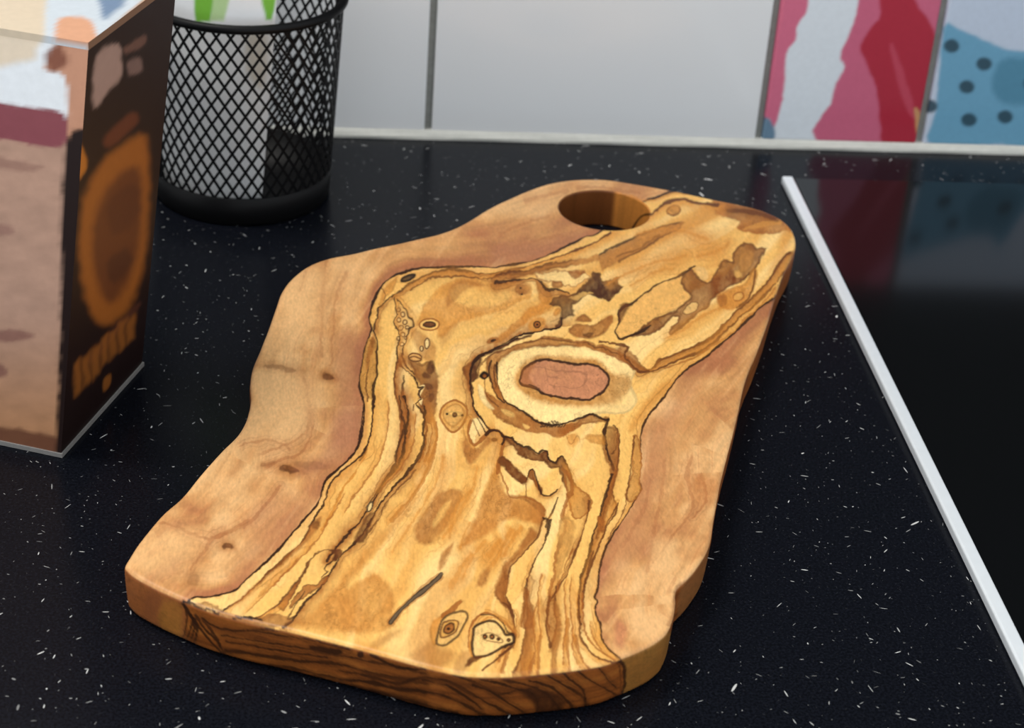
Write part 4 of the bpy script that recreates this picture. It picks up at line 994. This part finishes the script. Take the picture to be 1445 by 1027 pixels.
Rf('85 20 160 20 150 62 140 120 125 205 98 208 96 150 90 108 64 96 72 72 82 55', (200, 146, 118), 1, 8)
Rf('62 78 85 62 94 88 76 102', (128, 74, 56), .9, 10)
Rf('-60 140 45 152 92 162 92 203 60 206 0 196 -60 185', (140, 74, 82), 1, 6)
Rf('-60 225 0 222 60 236 40 242 -20 236', (140, 100, 88), .6, 8); Rf('-20 316 8 318 18 330 -20 334', (140, 98, 90), .6, 8); Rf('-20 468 30 466 48 474 20 482 -20 478', (128, 82, 76), .7, 7)
Rf('-20 512 6 516 8 530 -20 534', (120, 74, 70), .7, 7); Rf('-60 600 78 616 84 660 -60 640', (90, 46, 34), .8, 8)
Rf('92 206 130 196 124 300 110 640 80 650 80 616 86 420', (30, 14, 12), 1, 7)
Rs('112 335 119 278 140 234 172 206 206 192 210 260 206 340 196 402 176 442 150 458 130 447 116 400', (150, 86, 30), 1, 16)
Rs('130 340 140 288 165 250 196 238 200 300 190 372 168 418 148 424 135 392', (96, 50, 24), .95, 18)
Rs('150 292 178 262 198 268 192 310 160 330', (84, 42, 22), .8, 12); Rs('150 372 176 350 186 372 160 402', (74, 38, 22), .8, 10)
Rs('96 216 114 204 122 236 108 250', (180, 108, 36), 1, 7)
Rs('148 192 186 158 192 176 156 208', (104, 52, 30), .8, 9)
Rs('136 78 166 62 172 104 152 130 132 152', (160, 130, 118), 1, 8); Rs('180 88 198 82 200 98 184 106', (128, 100, 92), .8, 7); Rs('176 66 204 50 206 62 178 76', (112, 78, 66), .8, 6)
Rs('128 500 190 430 192 438 132 512', (92, 50, 34), .7, 6)
for k in range(7):                                      # row of tall orange glyph bars, too blurred to read
    xa = 105+k*12.4; ya = 516-k*11.2+(-3, 2, 0, -4, 1, -2, 3)[k]; hgt = 42-k*1.0+(4, -3, 5, 0, -4, 3, 0)[k]
    Rs(f'{xa} {ya} {xa+10.5} {ya-9} {xa+11} {ya+hgt-11} {xa+1} {ya+hgt}', (150, 88, 34), .85, 9, 4, False)
Rs('146 536 156 528 155 544 146 552', (150, 88, 34), .9, 4, 1)
set_colour(cme, cp_.C)
m_card = mat_tint('printed_card', 0.5, spec=0.3, amount=0.04, nscale=(260, 260, 260))
body = link('body', cme, m_card, carton); body.matrix_parent_inverse = Matrix.Translation(-carton.location)
# lid panel with raw cardboard border
LZ = CH
def lidp(a, b, z, g=0.0002):
    p = cpt(a, b, CH); m_ = cpt(.5, .5, CH); d = p-m_
    return f3(p+d/np.hypot(*d)*g, z)
fl = [panel(lambda a, b: lidp(a, b, LZ+0.0030), 90, 70), panel(lambda a, b: lidp(a, 1-b, LZ), 6, 6)]
for fn in (lambda a, v: lidp(a, 0, LZ+.003*v), lambda b, v: lidp(1, b, LZ+.003*v), lambda a, v: lidp(1-a, 1, LZ+.003*v), lambda b, v: lidp(0, 1-b, LZ+.003*v)):
    fl.append(panel(fn, 90, 2))
LV, LQ = join(fl)
lidm = np_mesh('lid', LV, LQ, smooth_shade=False)
Ud, Vd = trace_uv(LV)
lp_ = Paint(Ud, Vd, lin((192, 200, 207)), 111)
lp_.region(pts('-80 -60 62 -60 62 20 50 70 -80 80'), lin((205, 188, 164)), 1, 12, 3)
lp_.region(pts('136 -40 172 -60 176 0 160 18 146 26 140 8'), lin((96, 120, 150)), .9, 10, 3)
lp_.region(pts('84 26 128 28 136 66 100 62 78 58'), lin((205, 152, 120)), 1, 8, 3)
lp_.region(pts('128 66 250 -40 270 -30 250 0 140 84'), lin((176, 134, 98)), 1, 6, 2)
lp_.C[90*70+36+180:90*70+36+360] = lin((120, 88, 66))
set_colour(lidm, lp_.C)
lid = link('lid', lidm, m_card, carton); lid.matrix_parent_inverse = Matrix.Translation(-carton.location)
# pale bottom flap whose edge shows below the print
bm = bmesh.new()
cor = []
for a, b in ((0, 0), (1, 0), (1, 1), (0, 1)):
    p = cpt(a, b, 0); m_ = cpt(.5, .5, 0); d = p-m_; cor.append(p+d/np.hypot(*d)*0.0012-np.array(carton.location[:2]))
lo2 = [bm.verts.new((x, y, 0.0002)) for x, y in cor]; hi2 = [bm.verts.new((x, y, 0.0022)) for x, y in cor]
bm.faces.new(lo2[::-1]); bm.faces.new(hi2)
for i in range(4): bm.faces.new((lo2[i], lo2[(i+1) % 4], hi2[(i+1) % 4], hi2[i]))
bm_mesh('bottom_flap', bm, mat_new('grey_board', 0.7, (0.22, 0.21, 0.20), noise=0.15, nscale=300), carton)
